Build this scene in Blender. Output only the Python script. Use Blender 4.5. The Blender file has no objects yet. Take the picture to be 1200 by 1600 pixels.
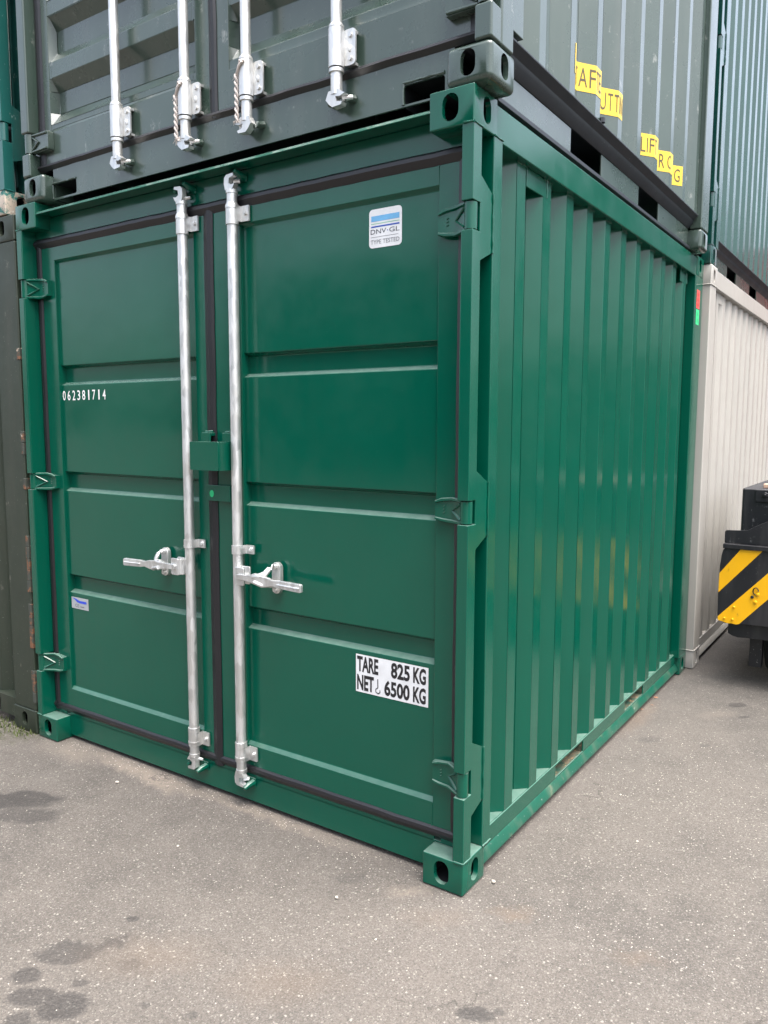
import bpy, bmesh, math, random
from mathutils import Vector, Matrix
from mathutils.geometry import tessellate_polygon
random.seed(7)
SC = bpy.context.scene
COL = SC.collection

# ------------------------------------------------------------------ camera
cam_d = bpy.data.cameras.new('camera')
cam_d.sensor_fit = 'VERTICAL'; cam_d.sensor_height = 24.0
cam_d.lens = 24.0 * 1225.13 / 1600.0
cam_d.clip_start = 0.05; cam_d.clip_end = 2000
cam = bpy.data.objects.new('camera', cam_d); COL.objects.link(cam)
R = (Matrix.Rotation(0.596742518, 4, 'Z') @ Matrix.Rotation(1.46174282, 4, 'X') @ Matrix.Rotation(0.00337829, 4, 'Z'))
cam.matrix_world = Matrix.Translation((1.01731697, -1.91097085, 1.36662755)) @ R
SC.camera = cam

# ------------------------------------------------------------------ sky, sun, exposure
SUN_EL, SUN_AZ = math.radians(70), math.radians(103)      # azimuth clockwise from +Y
w = bpy.data.worlds.new('World'); SC.world = w; w.use_nodes = True
nt = w.node_tree; nt.nodes.clear()
sky = nt.nodes.new('ShaderNodeTexSky'); sky.sky_type = 'NISHITA'; sky.sun_disc = False
sky.sun_elevation = SUN_EL; sky.sun_rotation = SUN_AZ; sky.air_density = 1.0; sky.dust_density = 6.0; sky.ozone_density = 1.0
hs = nt.nodes.new('ShaderNodeHueSaturation'); hs.inputs['Saturation'].default_value = 0.60
bg = nt.nodes.new('ShaderNodeBackground'); bg.inputs['Strength'].default_value = 0.13
wo = nt.nodes.new('ShaderNodeOutputWorld')
nt.links.new(sky.outputs[0], hs.inputs['Color']); nt.links.new(hs.outputs[0], bg.inputs['Color']); nt.links.new(bg.outputs[0], wo.inputs['Surface'])
sd = bpy.data.lights.new('sun', 'SUN'); sd.energy = 1.5; sd.angle = math.radians(50); sd.color = (1.0, 0.98, 0.955)
sun = bpy.data.objects.new('sun', sd); COL.objects.link(sun)
sv = Vector((math.sin(SUN_AZ) * math.cos(SUN_EL), math.cos(SUN_AZ) * math.cos(SUN_EL), math.sin(SUN_EL)))
sun.rotation_euler = sv.to_track_quat('Z', 'Y').to_euler()
vs = SC.view_settings
vs.view_transform = 'Standard'; vs.look = 'None'; vs.gamma = 1; vs.use_curve_mapping = False; vs.exposure = 2.08
SC.cycles.use_denoising = True
SC.cycles.max_bounces = 8

# ------------------------------------------------------------------ materials
def lin(c):
    if isinstance(c, tuple): return tuple(lin(v) for v in c)
    c = c / 255.0
    return c / 12.92 if c <= 0.04045 else ((c + 0.055) / 1.055) ** 2.4

class NM:
    """tiny node helper"""
    def __init__(s, name):
        s.m = bpy.data.materials.new(name); s.m.use_nodes = True
        s.t = s.m.node_tree; s.b = s.t.nodes['Principled BSDF']
        s.co = s.t.nodes.new('ShaderNodeTexCoord').outputs['Object']
    def n(s, typ, ins=None, **props):
        nd = s.t.nodes.new(typ)
        for k, v in props.items(): setattr(nd, k, v)
        for k, v in (ins or {}).items(): s.put(nd.inputs[k], v)
        return nd
    def put(s, sock, v):
        if hasattr(v, 'is_output') or hasattr(v, 'links') and not isinstance(v, (float, int, tuple)): s.t.links.new(v, sock)
        else:
            if isinstance(v, tuple) and len(v) == 3 and sock.type == 'RGBA': v = (*v, 1)
            sock.default_value = v
    def noise(s, scale, detail=3, rough=0.5, vec=None, dist=0.0):
        return s.n('ShaderNodeTexNoise', {'Vector': vec or s.co, 'Scale': scale, 'Detail': detail, 'Roughness': rough, 'Distortion': dist}).outputs['Fac']
    def ramp(s, f, a, b, lo=0.0, hi=1.0):
        return s.n('ShaderNodeMapRange', {'Value': f, 'From Min': a, 'From Max': b, 'To Min': lo, 'To Max': hi}).outputs[0]
    def mix(s, f, a, b, blend='MIX'):
        nd = s.n('ShaderNodeMix', data_type='RGBA', blend_type=blend)
        s.put(nd.inputs[0], f); s.put(nd.inputs[6], a); s.put(nd.inputs[7], b)
        return nd.outputs[2]
    def math(s, op, a, b=0.0):
        nd = s.n('ShaderNodeMath', operation=op); s.put(nd.inputs[0], a); s.put(nd.inputs[1], b); return nd.outputs[0]
    def bump(s, h, strength, dist, normal=None):
        nd = s.n('ShaderNodeBump', {'Height': h, 'Strength': strength, 'Distance': dist})
        if normal is not None: s.put(nd.inputs['Normal'], normal)
        return nd.outputs[0]
    def set(s, **kw):
        for k, v in kw.items(): s.put(s.b.inputs[k.replace('_', ' ')], v)
        return s.m

def paint(name, rgb, rough=0.32, coat=0.25, dirt=0.15, dirt_rgb=(0.16, 0.14, 0.12), wear=0.0, wear_rgb=(0.55, 0.55, 0.52), peel=0.12, var=0.10, ior=0.5, top_light=0.0):
    s = NM(name)
    big = s.noise(2.2, 4, 0.6)
    fine = s.noise(38, 4, 0.6)
    c = s.mix(s.ramp(big, 0.3, 0.7), tuple(v * (1 - var) for v in rgb), tuple(v * (1 + var) for v in rgb))
    # dust that settles as soft streaks
    mp = s.n('ShaderNodeMapping', {'Vector': s.co, 'Scale': (9.0, 9.0, 1.2)}).outputs[0]
    st = s.noise(1.0, 5, 0.65, mp)
    c = s.mix(s.math('MULTIPLY', s.ramp(st, 0.5, 0.8), dirt), c, dirt_rgb)
    sp = s.noise(95, 2, 0.6)
    c = s.mix(s.math('MULTIPLY', s.ramp(sp, 0.70, 0.78), dirt * 1.2), c, (0.45, 0.45, 0.42))
    if wear > 0:
        mw = s.noise(14, 6, 0.7)
        mp2 = s.n('ShaderNodeMapping', {'Vector': s.co, 'Scale': (30.0, 30.0, 7.0)}).outputs[0]
        sc = s.noise(1.0, 4, 0.7, mp2)
        k = s.math('MULTIPLY', s.ramp(mw, 0.60, 0.66), s.ramp(sc, 0.5, 0.6))
        c = s.mix(s.math('MULTIPLY', k, wear), c, wear_rgb)
    up = 0.0
    if top_light > 0:                                   # sky light painted as a pale tint on ledges and upward faces
        gz = s.n('ShaderNodeSeparateXYZ', {'Vector': s.n('ShaderNodeNewGeometry').outputs['Normal']}).outputs[2]
        up = s.math('MULTIPLY', s.ramp(gz, 0.45, 0.9), s.ramp(s.noise(24, 4, 0.65), 0.25, 0.7, top_light * 0.6, top_light))
        c = s.mix(up, c, (0.30, 0.36, 0.33))
    r = s.ramp(s.noise(6, 5, 0.65), 0.3, 0.75, rough - 0.06, rough + 0.10)
    pe = s.noise(160, 2, 0.5)
    wv = s.noise(3.5, 2, 0.5)
    nb = s.bump(wv, 0.5, 0.006)
    nb = s.bump(pe, peel, 0.0006, nb)
    return s.set(Base_Color=c, Roughness=r, Normal=nb, Coat_Weight=coat, Coat_Roughness=0.12, Specular_IOR_Level=ior)

GREEN = (0.0003, 0.066, 0.040)
M = {}
def flatd():  # near-black colour standing in for the shade inside hollows
    s = NM('hollow_shade')
    c = s.mix(s.ramp(s.noise(20, 3, 0.6), 0.3, 0.7), (0.004, 0.005, 0.007), (0.009, 0.010, 0.012))
    return s.set(Base_Color=c, Roughness=0.85, Specular_IOR_Level=0.2)
M['green'] = paint('fresh_green_paint', GREEN, 0.17, 0.16, 0.015, var=0.04, peel=0.0, ior=0.38, top_light=0.34)
M['green_dull'] = paint('green_paint_scuffed', GREEN, 0.40, 0.1, 0.7, (0.13, 0.15, 0.11), wear=.3, wear_rgb=(.3, .26, .18))
M['teal'] = paint('weathered_teal_paint', (0.010, 0.085, 0.075), 0.34, 0.25, 0.25, wear=0.9, wear_rgb=(0.5, 0.6, 0.55))
M['green_far'] = paint('green_paint_far', (0.003, 0.045, 0.036), 0.26, 0.5, 0.12)
M['grey'] = paint('olive_grey_paint', (0.033, 0.056, 0.044), 0.28, 0.55, 0.12, (0.2, 0.19, 0.17), wear=0.25)
M['grey_dark'] = paint('dark_grey_underframe', (0.010, 0.014, 0.019), 0.45, 0.0, 0.2, (0.04, 0.042, 0.046))
M['olive'] = paint('old_dark_olive_paint', (0.018, 0.026, 0.016), 0.50, 0.0, 0.35, (0.07, 0.062, 0.05), wear=0.35, wear_rgb=(0.28, 0.26, 0.22))
M['beige'] = paint('pale_beige_paint', (0.35, 0.335, 0.305), 0.36, 0.15, 0.12, (0.4, 0.36, 0.3), var=0.03)
M['black'] = paint('scuffed_black_paint', (0.009, 0.009, 0.012), 0.42, 0.0, 0.35, (0.09, 0.085, 0.08), wear=0.4, wear_rgb=(0.35, 0.35, 0.36))
M['yellow'] = paint('worn_yellow_paint', (0.78, 0.40, 0.001), 0.42, 0.0, 0.12, (0.25, 0.12, 0.02), wear=0.5, wear_rgb=(0.12, 0.07, 0.02))
M['red'] = paint('faded_red_paint', (0.36, 0.045, 0.05), 0.4, 0.1, 0.2)
M['shade_in'] = flatd()

def flat(name, rgb, rough=0.5, metal=0.0, emit=None, coat=0.0, bumps=None):
    s = NM(name)
    f = s.noise(25, 3, 0.6)
    c = s.mix(s.ramp(f, 0.35, 0.7), tuple(v * 0.92 for v in rgb), tuple(min(1, v * 1.06) for v in rgb))
    kw = dict(Base_Color=c, Roughness=rough, Metallic=metal, Coat_Weight=coat)
    if bumps: kw['Normal'] = s.bump(s.noise(bumps[0], 3, 0.6), bumps[1], bumps[2])
    return s.set(**kw)
M['rubber'] = flat('black_rubber', (0.0095, 0.0095, 0.0115), 0.40, bumps=(60, 0.3, 0.001))
M['tyre'] = flat('tyre_rubber', (0.012, 0.012, 0.013), 0.75, bumps=(50, 0.5, 0.003))
M['white'] = flat('sticker_white', (0.62, 0.63, 0.64), 0.32)
M['silver'] = flat('sticker_silver', (0.32, 0.34, 0.36), 0.35)
M['ink'] = flat('print_black', (0.012, 0.012, 0.014), 0.4)
M['ink_grey'] = flat('print_grey', (0.05, 0.055, 0.065), 0.4)
M['ink_pale'] = flat('print_pale_grey', (0.13, 0.135, 0.145), 0.4)
M['sky_blue'] = flat('print_light_blue', (0.13, 0.36, 0.60), 0.35)
M['navy'] = flat('print_navy', (0.015, 0.06, 0.36), 0.35)
M['ink_green'] = flat('print_green_line', (0.20, 0.45, 0.30), 0.35)
M['royal'] = flat('print_royal_blue', (0.02, 0.06, 0.55), 0.35)
M['paint_white'] = flat('stencil_white', (0.80, 0.80, 0.78), 0.45)
M['decal_yellow'] = flat('decal_yellow', (0.62, 0.43, 0.03), 0.35)
M['decal_ink'] = flat('decal_brown_black', (0.06, 0.045, 0.018), 0.4)
M['tag_red'] = flat('tag_red', (0.80, 0.07, 0.06), 0.4)
M['tag_green'] = flat('tag_green', (0.03, 0.55, 0.20), 0.4)
M['tag_red_ink'] = flat('tag_red_ink', (0.45, 0.03, 0.03), 0.4)
M['tag_green_ink'] = flat('tag_green_ink', (0.02, 0.30, 0.12), 0.4)
M['dot'] = flat('dot_green', (0.01, 0.44, 0.16), 0.35)
M['rope'] = flat('frayed_cord', (0.58, 0.52, 0.48), 0.9, bumps=(400, 0.8, 0.002))
M['wood'] = flat('pale_wood', (0.50, 0.33, 0.24), 0.8)
M['leaf'] = flat('dry_leaf', (0.24, 0.11, 0.05), 0.8)
M['stone'] = flat('pale_chip', (0.52, 0.47, 0.41), 0.85, bumps=(80, 0.6, 0.003))
M['moss'] = flat('moss_green', (0.065, 0.085, 0.022), 0.9)

def galv():
    s = NM('galvanised_steel')
    mp = s.n('ShaderNodeMapping', {'Vector': s.co, 'Scale': (1.0, 1.0, 0.35)}).outputs[0]
    v = s.n('ShaderNodeTexVoronoi', {'Vector': mp, 'Scale': 70.0, 'Randomness': 1.0}).outputs['Color']
    bw = s.n('ShaderNodeSeparateColor', {'Color': v}).outputs[0]
    big = s.noise(7, 5, 0.65)
    c = s.mix(s.ramp(bw, 0, 1), (0.54, 0.55, 0.55), (0.74, 0.75, 0.75))
    c = s.mix(s.ramp(big, 0.35, 0.75), c, (0.58, 0.57, 0.54))
    r = s.ramp(s.math('ADD', s.math('MULTIPLY', bw, 0.5), big), 0.4, 1.1, 0.36, 0.56)
    return s.set(Base_Color=c, Roughness=r, Metallic=0.85, Normal=s.bump(s.noise(55, 4, 0.65), 0.35, 0.0012))
M['galv'] = galv()

def pocket_dirt():
    s = NM('fork_pocket_dirty_green')
    n1 = s.noise(22, 5, 0.7); n2 = s.noise(70, 3, 0.6)
    c = s.mix(s.ramp(n1, 0.4, 0.62), (0.012, 0.055, 0.035), (0.12, 0.095, 0.06))
    c = s.mix(s.ramp(n2, 0.60, 0.66), c, (0.35, 0.22, 0.10))
    return s.set(Base_Color=c, Roughness=0.85, Normal=s.bump(n1, 0.6, 0.01))
M['pocket'] = pocket_dirt()

def chafed():
    s = NM('chafed_teal_bare_steel')
    n1 = s.noise(16, 6, 0.7); n2 = s.noise(45, 4, 0.7)
    c = s.mix(s.ramp(n1, 0.42, 0.48), (0.016, 0.125, 0.105), (0.50, 0.42, 0.34))
    c = s.mix(s.ramp(n2, 0.62, 0.66), c, (0.75, 0.70, 0.62))
    return s.set(Base_Color=c, Roughness=0.5, Metallic=s.ramp(n1, 0.42, 0.48, 0, 0.5), Normal=s.bump(n1, 0.5, 0.004))
M['chafed'] = chafed()

def rusty():
    s = NM('olive_paint_with_rust')
    n1 = s.noise(9, 6, 0.7); n2 = s.noise(30, 4, 0.7)
    c = s.mix(s.ramp(n2, 0.3, 0.7), (0.030, 0.036, 0.028), (0.046, 0.05, 0.040))
    c = s.mix(s.ramp(n1, 0.50, 0.55), c, (0.15, 0.065, 0.03))
    c = s.mix(s.ramp(n2, 0.64, 0.68), c, (0.42, 0.34, 0.26))
    return s.set(Base_Color=c, Roughness=0.8, Normal=s.bump(n1, 0.5, 0.004))
M['rusty'] = rusty()

def asphalt():
    s = NM('worn_asphalt')
    sx = s.n('ShaderNodeSeparateXYZ', {'Vector': s.co})
    X, Y = sx.outputs[0], sx.outputs[1]
    wob = s.n('ShaderNodeTexNoise', {'Vector': s.co, 'Scale': 120.0, 'Detail': 2.0}).outputs['Color']
    wv = s.n('ShaderNodeVectorMath', operation='SCALE'); s.put(wv.inputs[0], wob); wv.inputs['Scale'].default_value = 0.006
    pv = s.n('ShaderNodeVectorMath', operation='ADD'); s.put(pv.inputs[0], s.co); s.put(pv.inputs[1], wv.outputs[0])
    P = pv.outputs[0]
    def chips(scale, thr, soft=0.02):
        v = s.n('ShaderNodeTexVoronoi', {'Vector': P, 'Scale': scale, 'Randomness': 1.0})
        rnd = s.n('ShaderNodeSeparateColor', {'Color': v.outputs['Color']})
        size = s.ramp(rnd.outputs[1], 0, 1, 0.18, 0.46)
        body = s.math('LESS_THAN', v.outputs['Distance'], size)
        return s.math('MULTIPLY', body, s.ramp(rnd.outputs[0], thr, thr + soft)), v.outputs['Distance'], rnd.outputs[2]
    big = s.noise(0.9, 5, 0.6); mid = s.noise(5, 5, 0.65); fine = s.noise(210, 3, 0.7)
    base = s.mix(s.ramp(mid, 0.3, 0.7), (0.125, 0.115, 0.106), (0.225, 0.205, 0.188))
    base = s.mix(s.ramp(big, 0.35, 0.65), base, (0.235, 0.212, 0.192), 'MIX')
    base = s.mix(s.ramp(fine, 0.25, 0.75), s.mix(1.0, base, (0.48, 0.48, 0.48), 'MULTIPLY'), s.mix(1.0, base, (1.42, 1.40, 1.38), 'MULTIPLY'))
    c1, d1, r1 = chips(190, 0.45, 0.3); c2, d2, r2 = chips(120, 0.66, 0.2); c3, d3, r3 = chips(270, 0.62, 0.2)
    base = s.mix(s.math('MULTIPLY', c3, 0.8), base, (0.085, 0.080, 0.078))
    base = s.mix(s.math('MULTIPLY', c1, 0.7), base, (0.40, 0.375, 0.345))
    base = s.mix(s.math('MULTIPLY', c2, 0.58), base, s.mix(r2, (0.30, 0.27, 0.24), (0.72, 0.68, 0.62)))
    # asphalt coloured darker further back, around and under the vehicle
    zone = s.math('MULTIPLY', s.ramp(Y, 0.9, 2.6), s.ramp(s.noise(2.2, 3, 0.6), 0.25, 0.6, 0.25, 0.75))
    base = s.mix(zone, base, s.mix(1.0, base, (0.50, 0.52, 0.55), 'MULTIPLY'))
    # stains: x, y, rx, ry, angle, strength
    nz = s.n('ShaderNodeTexNoise', {'Vector': s.co, 'Scale': 16.0, 'Detail': 5.0, 'Roughness': 0.65}).outputs['Color']
    off = s.n('ShaderNodeVectorMath', operation='SUBTRACT'); s.put(off.inputs[0], nz); off.inputs[1].default_value = (0.5, 0.5, 0.5)
    sc = s.n('ShaderNodeVectorMath', operation='SCALE'); s.put(sc.inputs[0], off.outputs[0]); sc.inputs['Scale'].default_value = 0.13
    pp = s.n('ShaderNodeVectorMath', operation='ADD'); s.put(pp.inputs[0], s.co); s.put(pp.inputs[1], sc.outputs[0])
    sc2 = s.n('ShaderNodeVectorMath', operation='SCALE'); s.put(sc2.inputs[0], off.outputs[0]); sc2.inputs['Scale'].default_value = 0.035
    pq = s.n('ShaderNodeVectorMath', operation='ADD'); s.put(pq.inputs[0], s.co); s.put(pq.inputs[1], sc2.outputs[0])
    def blob(x, y, rx, ry, a, soft=0.45):
        src = pq if rx < 0.07 and soft < 1.0 else pp
        mp = s.n('ShaderNodeMapping', {'Vector': src.outputs[0], 'Location': (x, y, 0), 'Rotation': (0, 0, a), 'Scale': (rx, ry, 1)}, vector_type='TEXTURE')
        ln = s.n('ShaderNodeVectorMath', operation='LENGTH'); s.put(ln.inputs[0], mp.outputs[0])
        return s.ramp(ln.outputs['Value'], 1.15, 1.15 - soft)
    def group(lst):
        acc = None
        for b in lst:
            st = b[5]; k = s.math('MULTIPLY', blob(*b[:5], *(b[6:7] or (0.34,))), st * 0.88)
            acc = k if acc is None else s.math('MAXIMUM', acc, k)
        return acc
    an = math.radians(34)
    oil = group([(-1.64, -0.40, .16, .075, an, .78), (-1.50, -0.445, .13, .05, an, .6), (-.735, -.80, .085, .045, an, .62), (-.69, -.735, .075, .022, an + .5, .55), (-.745, -.905, .040, .03, an, .72), (-.665, -.935, .062, .034, an, .72),
                 (-.575, -.915, .062, .046, an, .75), (-.62, -1.0, .035, .03, 0, .65), (-.712, -.606, .021, .015, an, .7), (-.30, -.76, .015, .011, 0, .5), (.245, -.385, .042, .026, an, .75), (.285, -.345, .015, .012, an, .6),
                 (-.607, -.84, .022, .016, an, .55), (-.415, -.80, .016, .01, an, .5), (-.565, -.73, .04, .022, an, .3), (.355, 2.19, .055, .03, .9, .7), (.41, 2.03, .03, .015, .9, .6), (.335, 1.57, .03, .015, .9, .5),
                 (-.33, -.10, .05, .03, an, .35), (.12, 1.5, .06, .03, .9, .35)])
    base = s.mix(oil, base, s.mix(0.12, (0.026, 0.024, 0.026), base))
    rust = group([(-.20, -.56, .17, .09, an, .16, 1.1), (.155, .02, .07, .04, an, .30, 1.1), (.50, .03, .08, .04, an, .20, 1.1), (-.02, -.12, .12, .05, an, .12, 1.1), (-.01, 1.75, .07, .3, 0, .26, 1.1), (-.55, -.68, .2, .09, an, .15, 1.0)])
    base = s.mix(rust, base, (0.36, 0.235, 0.14))
    pale = group([(-1.45, .02, .42, .05, 0, .75, .9), (-.80, .035, .5, .035, 0, .5, .9), (-1.85, -.02, .22, .09, 0, .45, 1.0), (-1.30, -.02, .12, .035, 0, .75, .9), (-.15, -.06, .07, .035, an, .55, 1.1), (.30, 2.0, .12, .05, .9, .22, 1.1)])
    base = s.mix(pale, base, (0.46, 0.385, 0.325))
    moss = s.math('MULTIPLY', group([(-2.24, -.05, .22, .13, an, .8, 1.0), (-2.5, -.05, .35, .14, 0, .8, 1.0)]), s.ramp(s.noise(30, 4, .7), .42, .6))
    base = s.mix(moss, base, (0.085, 0.095, 0.035))
    # hairline cracks
    cr = s.n('ShaderNodeTexVoronoi', {'Vector': pp.outputs[0], 'Scale': 0.9}, feature='DISTANCE_TO_EDGE').outputs['Distance']
    ck = s.math('MULTIPLY', s.ramp(cr, 0.004, 0.0012), s.ramp(s.noise(1.7, 2, .5), .52, .62, 0, .55))
    base = s.mix(ck, base, (0.05, 0.045, 0.042))
    base = s.mix(1.0, base, (0.44, 0.434, 0.420), 'MULTIPLY')
    h = s.math('ADD', s.math('MULTIPLY', s.math('SUBTRACT', 1.0, d1), 0.5), s.math('MULTIPLY', s.math('SUBTRACT', 1.0, d2), 0.6))
    h = s.math('ADD', h, s.math('MULTIPLY', fine, 0.8))
    nb = s.bump(h, 0.55, 0.004)
    nb = s.bump(mid, 0.35, 0.012, nb)
    return s.set(Base_Color=base, Roughness=s.ramp(oil, 0, 1, 0.88, 0.55), Normal=nb)
M['asphalt'] = asphalt()

# ------------------------------------------------------------------ mesh helpers
class MB:
    def __init__(s, xf=None):
        s.v = []; s.f = []; s.m = []; s.xf = xf
    def _add(s, vs, fs, m=0):
        o = len(s.v)
        s.v += [tuple(s.xf(v)) if s.xf else tuple(v) for v in vs]
        s.f += [tuple(i + o for i in f) for f in fs]; s.m += [m] * len(fs)
        return s
    def box(s, x0, x1, y0, y1, z0, z1, m=0):
        v = [(x, y, z) for z in (z0, z1) for y in (y0, y1) for x in (x0, x1)]
        return s._add(v, [(0, 2, 3, 1), (4, 5, 7, 6), (0, 1, 5, 4), (2, 6, 7, 3), (0, 4, 6, 2), (1, 3, 7, 5)], m)
    @staticmethod
    def put(axis, a, p):
        return {'x': (a, p[0], p[1]), 'y': (p[0], a, p[1]), 'z': (p[0], p[1], a)}[axis]
    def plate(s, outer, holes, axis, a0, a1, m=0):
        loops = [outer] + list(holes)
        pts = [p for l in loops for p in l]; n = len(pts)
        tr = tessellate_polygon([[Vector((p[0], p[1], 0)) for p in l] for l in loops])
        v = [s.put(axis, a0, p) for p in pts] + [s.put(axis, a1, p) for p in pts]
        f = [tuple(t) for t in tr] + [tuple(i + n for i in reversed(t)) for t in tr]
        o = 0
        for l in loops:
            k = len(l)
            for i in range(k):
                j = (i + 1) % k
                f.append((o + i, o + j, n + o + j, n + o + i))
            o += k
        return s._add(v, f, m)
    def prism(s, poly, axis, a0, a1, m=0):
        n = len(poly)
        v = [s.put(axis, a0, p) for p in poly] + [s.put(axis, a1, p) for p in poly]
        f = [tuple(range(n)), tuple(range(2 * n - 1, n - 1, -1))] + [(i, (i + 1) % n, n + (i + 1) % n, n + i) for i in range(n)]
        return s._add(v, f, m)
    def sheet(s, prof, axis, a0, a1, m=0):
        """open profile extruded along axis"""
        n = len(prof)
        v = [s.put(axis, a0, p) for p in prof] + [s.put(axis, a1, p) for p in prof]
        return s._add(v, [(i, i + 1, n + i + 1, n + i) for i in range(n - 1)], m)
    def quad(s, a, b, c, d, m=0):
        return s._add([a, b, c, d], [(0, 1, 2, 3)], m)
    def tube(s, path, r, n=12, m=0, cap=True, flat=1.0):
        path = [Vector(p) for p in path]; rs = r if isinstance(r, (list, tuple)) else [r] * len(path)
        vs = []; fs = []
        for i, p in enumerate(path):
            d = (path[min(i + 1, len(path) - 1)] - path[max(i - 1, 0)]).normalized()
            u = d.cross(Vector((0, 1, 0)) if abs(d.y) < 0.9 else Vector((1, 0, 0))).normalized(); w_ = d.cross(u)
            for k in range(n):
                a = 2 * math.pi * k / n
                vs.append(p + rs[i] * (math.cos(a) * u + math.sin(a) * w_ * flat))
        for i in range(len(path) - 1):
            for k in range(n):
                j = (k + 1) % n
                fs.append((i * n + k, i * n + j, (i + 1) * n + j, (i + 1) * n + k))
        if cap:
            fs += [tuple(range(n - 1, -1, -1)), tuple((len(path) - 1) * n + k for k in range(n))]
        return s._add(vs, fs, m)
    def raw(s, vs, fs, m=0): return s._add(vs, fs, m)
    def mesh(s, name, mats, smooth=None):
        me = bpy.data.meshes.new(name); me.from_pydata(s.v, [], s.f)
        for i, mm in enumerate(s.m): me.polygons[i].material_index = mm
        for k in (mats if isinstance(mats, (list, tuple)) else [mats]): me.materials.append(M[k] if isinstance(k, str) else k)
        bm = bmesh.new(); bm.from_mesh(me); bmesh.ops.recalc_face_normals(bm, faces=bm.faces); bm.to_mesh(me); bm.free()
        if smooth is not None:
            for p in me.polygons: p.use_smooth = True
            if smooth > 0: me.set_sharp_from_angle(angle=math.radians(smooth))
        return me
    def build(s, name, mats, parent=None, bevel=0.0, segs=2, smooth=None, label=None, kind=None):
        me = s.mesh(name, mats, smooth if bevel == 0 else 0)
        return link(name, me, parent, bevel, segs, label, kind)

def link(name, me, parent=None, bevel=0.0, segs=2, label=None, kind=None, loc=None):
    o = bpy.data.objects.new(name, me); COL.objects.link(o); o.parent = parent
    if bevel:
        for p in me.polygons: p.use_smooth = True
        b = o.modifiers.new('bevel', 'BEVEL'); b.width = bevel; b.segments = segs; b.limit_method = 'ANGLE'; b.angle_limit = math.radians(25)
        b.harden_normals = True; b.use_clamp_overlap = True
    if label: o['label'] = label
    if kind: o['kind'] = kind
    if loc: o.location = loc
    return o

def thing(name, label, cat, loc, group=None):
    o = bpy.data.objects.new(name, None); COL.objects.link(o); o.location = loc; o.empty_display_size = 0.1
    o['label'] = label; o['category'] = cat
    if group: o['group'] = group
    return o

def stadium(cx, cz, w_, h, n=8):
    r = w_ / 2; k = h / 2 - r; pts = []
    for i in range(n + 1):
        a = math.pi * i / n; pts.append((cx + r * math.cos(a), cz + k + r * math.sin(a)))
    for i in range(n + 1):
        a = math.pi + math.pi * i / n; pts.append((cx + r * math.cos(a), cz - k + r * math.sin(a)))
    return pts
def rrect(x0, x1, z0, z1, r, n=4):
    pts = []
    for (cx, cz, a0) in ((x1 - r, z1 - r, 0), (x0 + r, z1 - r, 90), (x0 + r, z0 + r, 180), (x1 - r, z0 + r, 270)):
        for i in range(n + 1):
            a = math.radians(a0 + 90 * i / n); pts.append((cx + r * math.cos(a), cz + r * math.sin(a)))
    return pts
def rect(x0, x1, z0, z1): return [(x0, z0), (x1, z0), (x1, z1), (x0, z1)]

def evaluated_mesh(o):
    dg = bpy.context.evaluated_depsgraph_get()
    return bpy.data.meshes.new_from_object(o.evaluated_get(dg))

def casting_mesh(name, w_, d, h, mat, edge, slot_f, slot_s):
    """corner casting whose outer corner is at 0,0,0 and which goes to -x, +y, +z; slots in the -y and +x faces"""
    solid = MB().box(-w_, 0, 0, d, 0, h).build('t', mat, bevel=edge, segs=4)
    solid.data = evaluated_mesh(solid); solid.modifiers.clear()
    t = 0.016
    cutters = [MB().box(-w_ + t, -t, t, d - t, t, h - t).build('t', mat),
               MB().prism(stadium(slot_f[0], slot_f[1], slot_f[2], slot_f[3]), 'y', -0.02, d / 2).build('t', mat),
               MB().prism(stadium(slot_s[0], slot_s[1], slot_s[2], slot_s[3]), 'x', 0.02, -w_ / 2).build('t', mat)]
    for c in cutters:
        b = solid.modifiers.new('b', 'BOOLEAN'); b.object = c; b.operation = 'DIFFERENCE'; b.solver = 'EXACT'
    me = evaluated_mesh(solid); me.name = name
    for o in [solid] + cutters: bpy.data.objects.remove(o)
    me.materials.clear(); me.materials.append(M[mat]); me.materials.append(M['shade_in'])
    for p in me.polygons:
        p.use_smooth = True; c = p.center                # inner faces coloured near black for the shade in the hollow
        p.material_index = 1 if (-w_ + t * .9 < c.x < -t * .9 and t * .9 < c.y < d - t * .9 and t * .9 < c.z < h - t * .9) else 0
    me.set_sharp_from_angle(angle=math.radians(38))
    return me

FONT_CACHE = {}
def text2d(txt, width, height, bold=0.0):
    key = (txt, bold)
    if key not in FONT_CACHE:
        cu = bpy.data.curves.new('t', 'FONT'); cu.body = txt; cu.offset = bold; cu.resolution_u = 3
        o = bpy.data.objects.new('t', cu); COL.objects.link(o)
        me = evaluated_mesh(o)
        vs = [(v.co.x, v.co.y) for v in me.vertices]; fs = [tuple(p.vertices) for p in me.polygons]
        bpy.data.objects.remove(o); bpy.data.meshes.remove(me)
        FONT_CACHE[key] = (vs, fs)
    vs, fs = FONT_CACHE[key]
    xs = [v[0] for v in vs]; ys = [v[1] for v in vs]
    x0, x1, y0, y1 = min(xs), max(xs), min(ys), max(ys)
    return [((v[0] - x0) / (x1 - x0) * width, (v[1] - y0) / (y1 - y0) * height) for v in vs], fs
def text_front(mb, txt, x0, z0, width, height, y, m, bold=0.0):
    vs, fs = text2d(txt, width, height, bold)
    mb.raw([(x0 + a, y, z0 + b) for a, b in vs], fs, m)
def text_side(mb, txt, y0, z0, width, height, x, m, bold=0.0, rot=False):
    vs, fs = text2d(txt, width, height, bold)
    mb.raw([(x, y0 + b, z0 + a) if rot else (x, y0 + a, z0 + b) for a, b in vs], fs, m)

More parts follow.
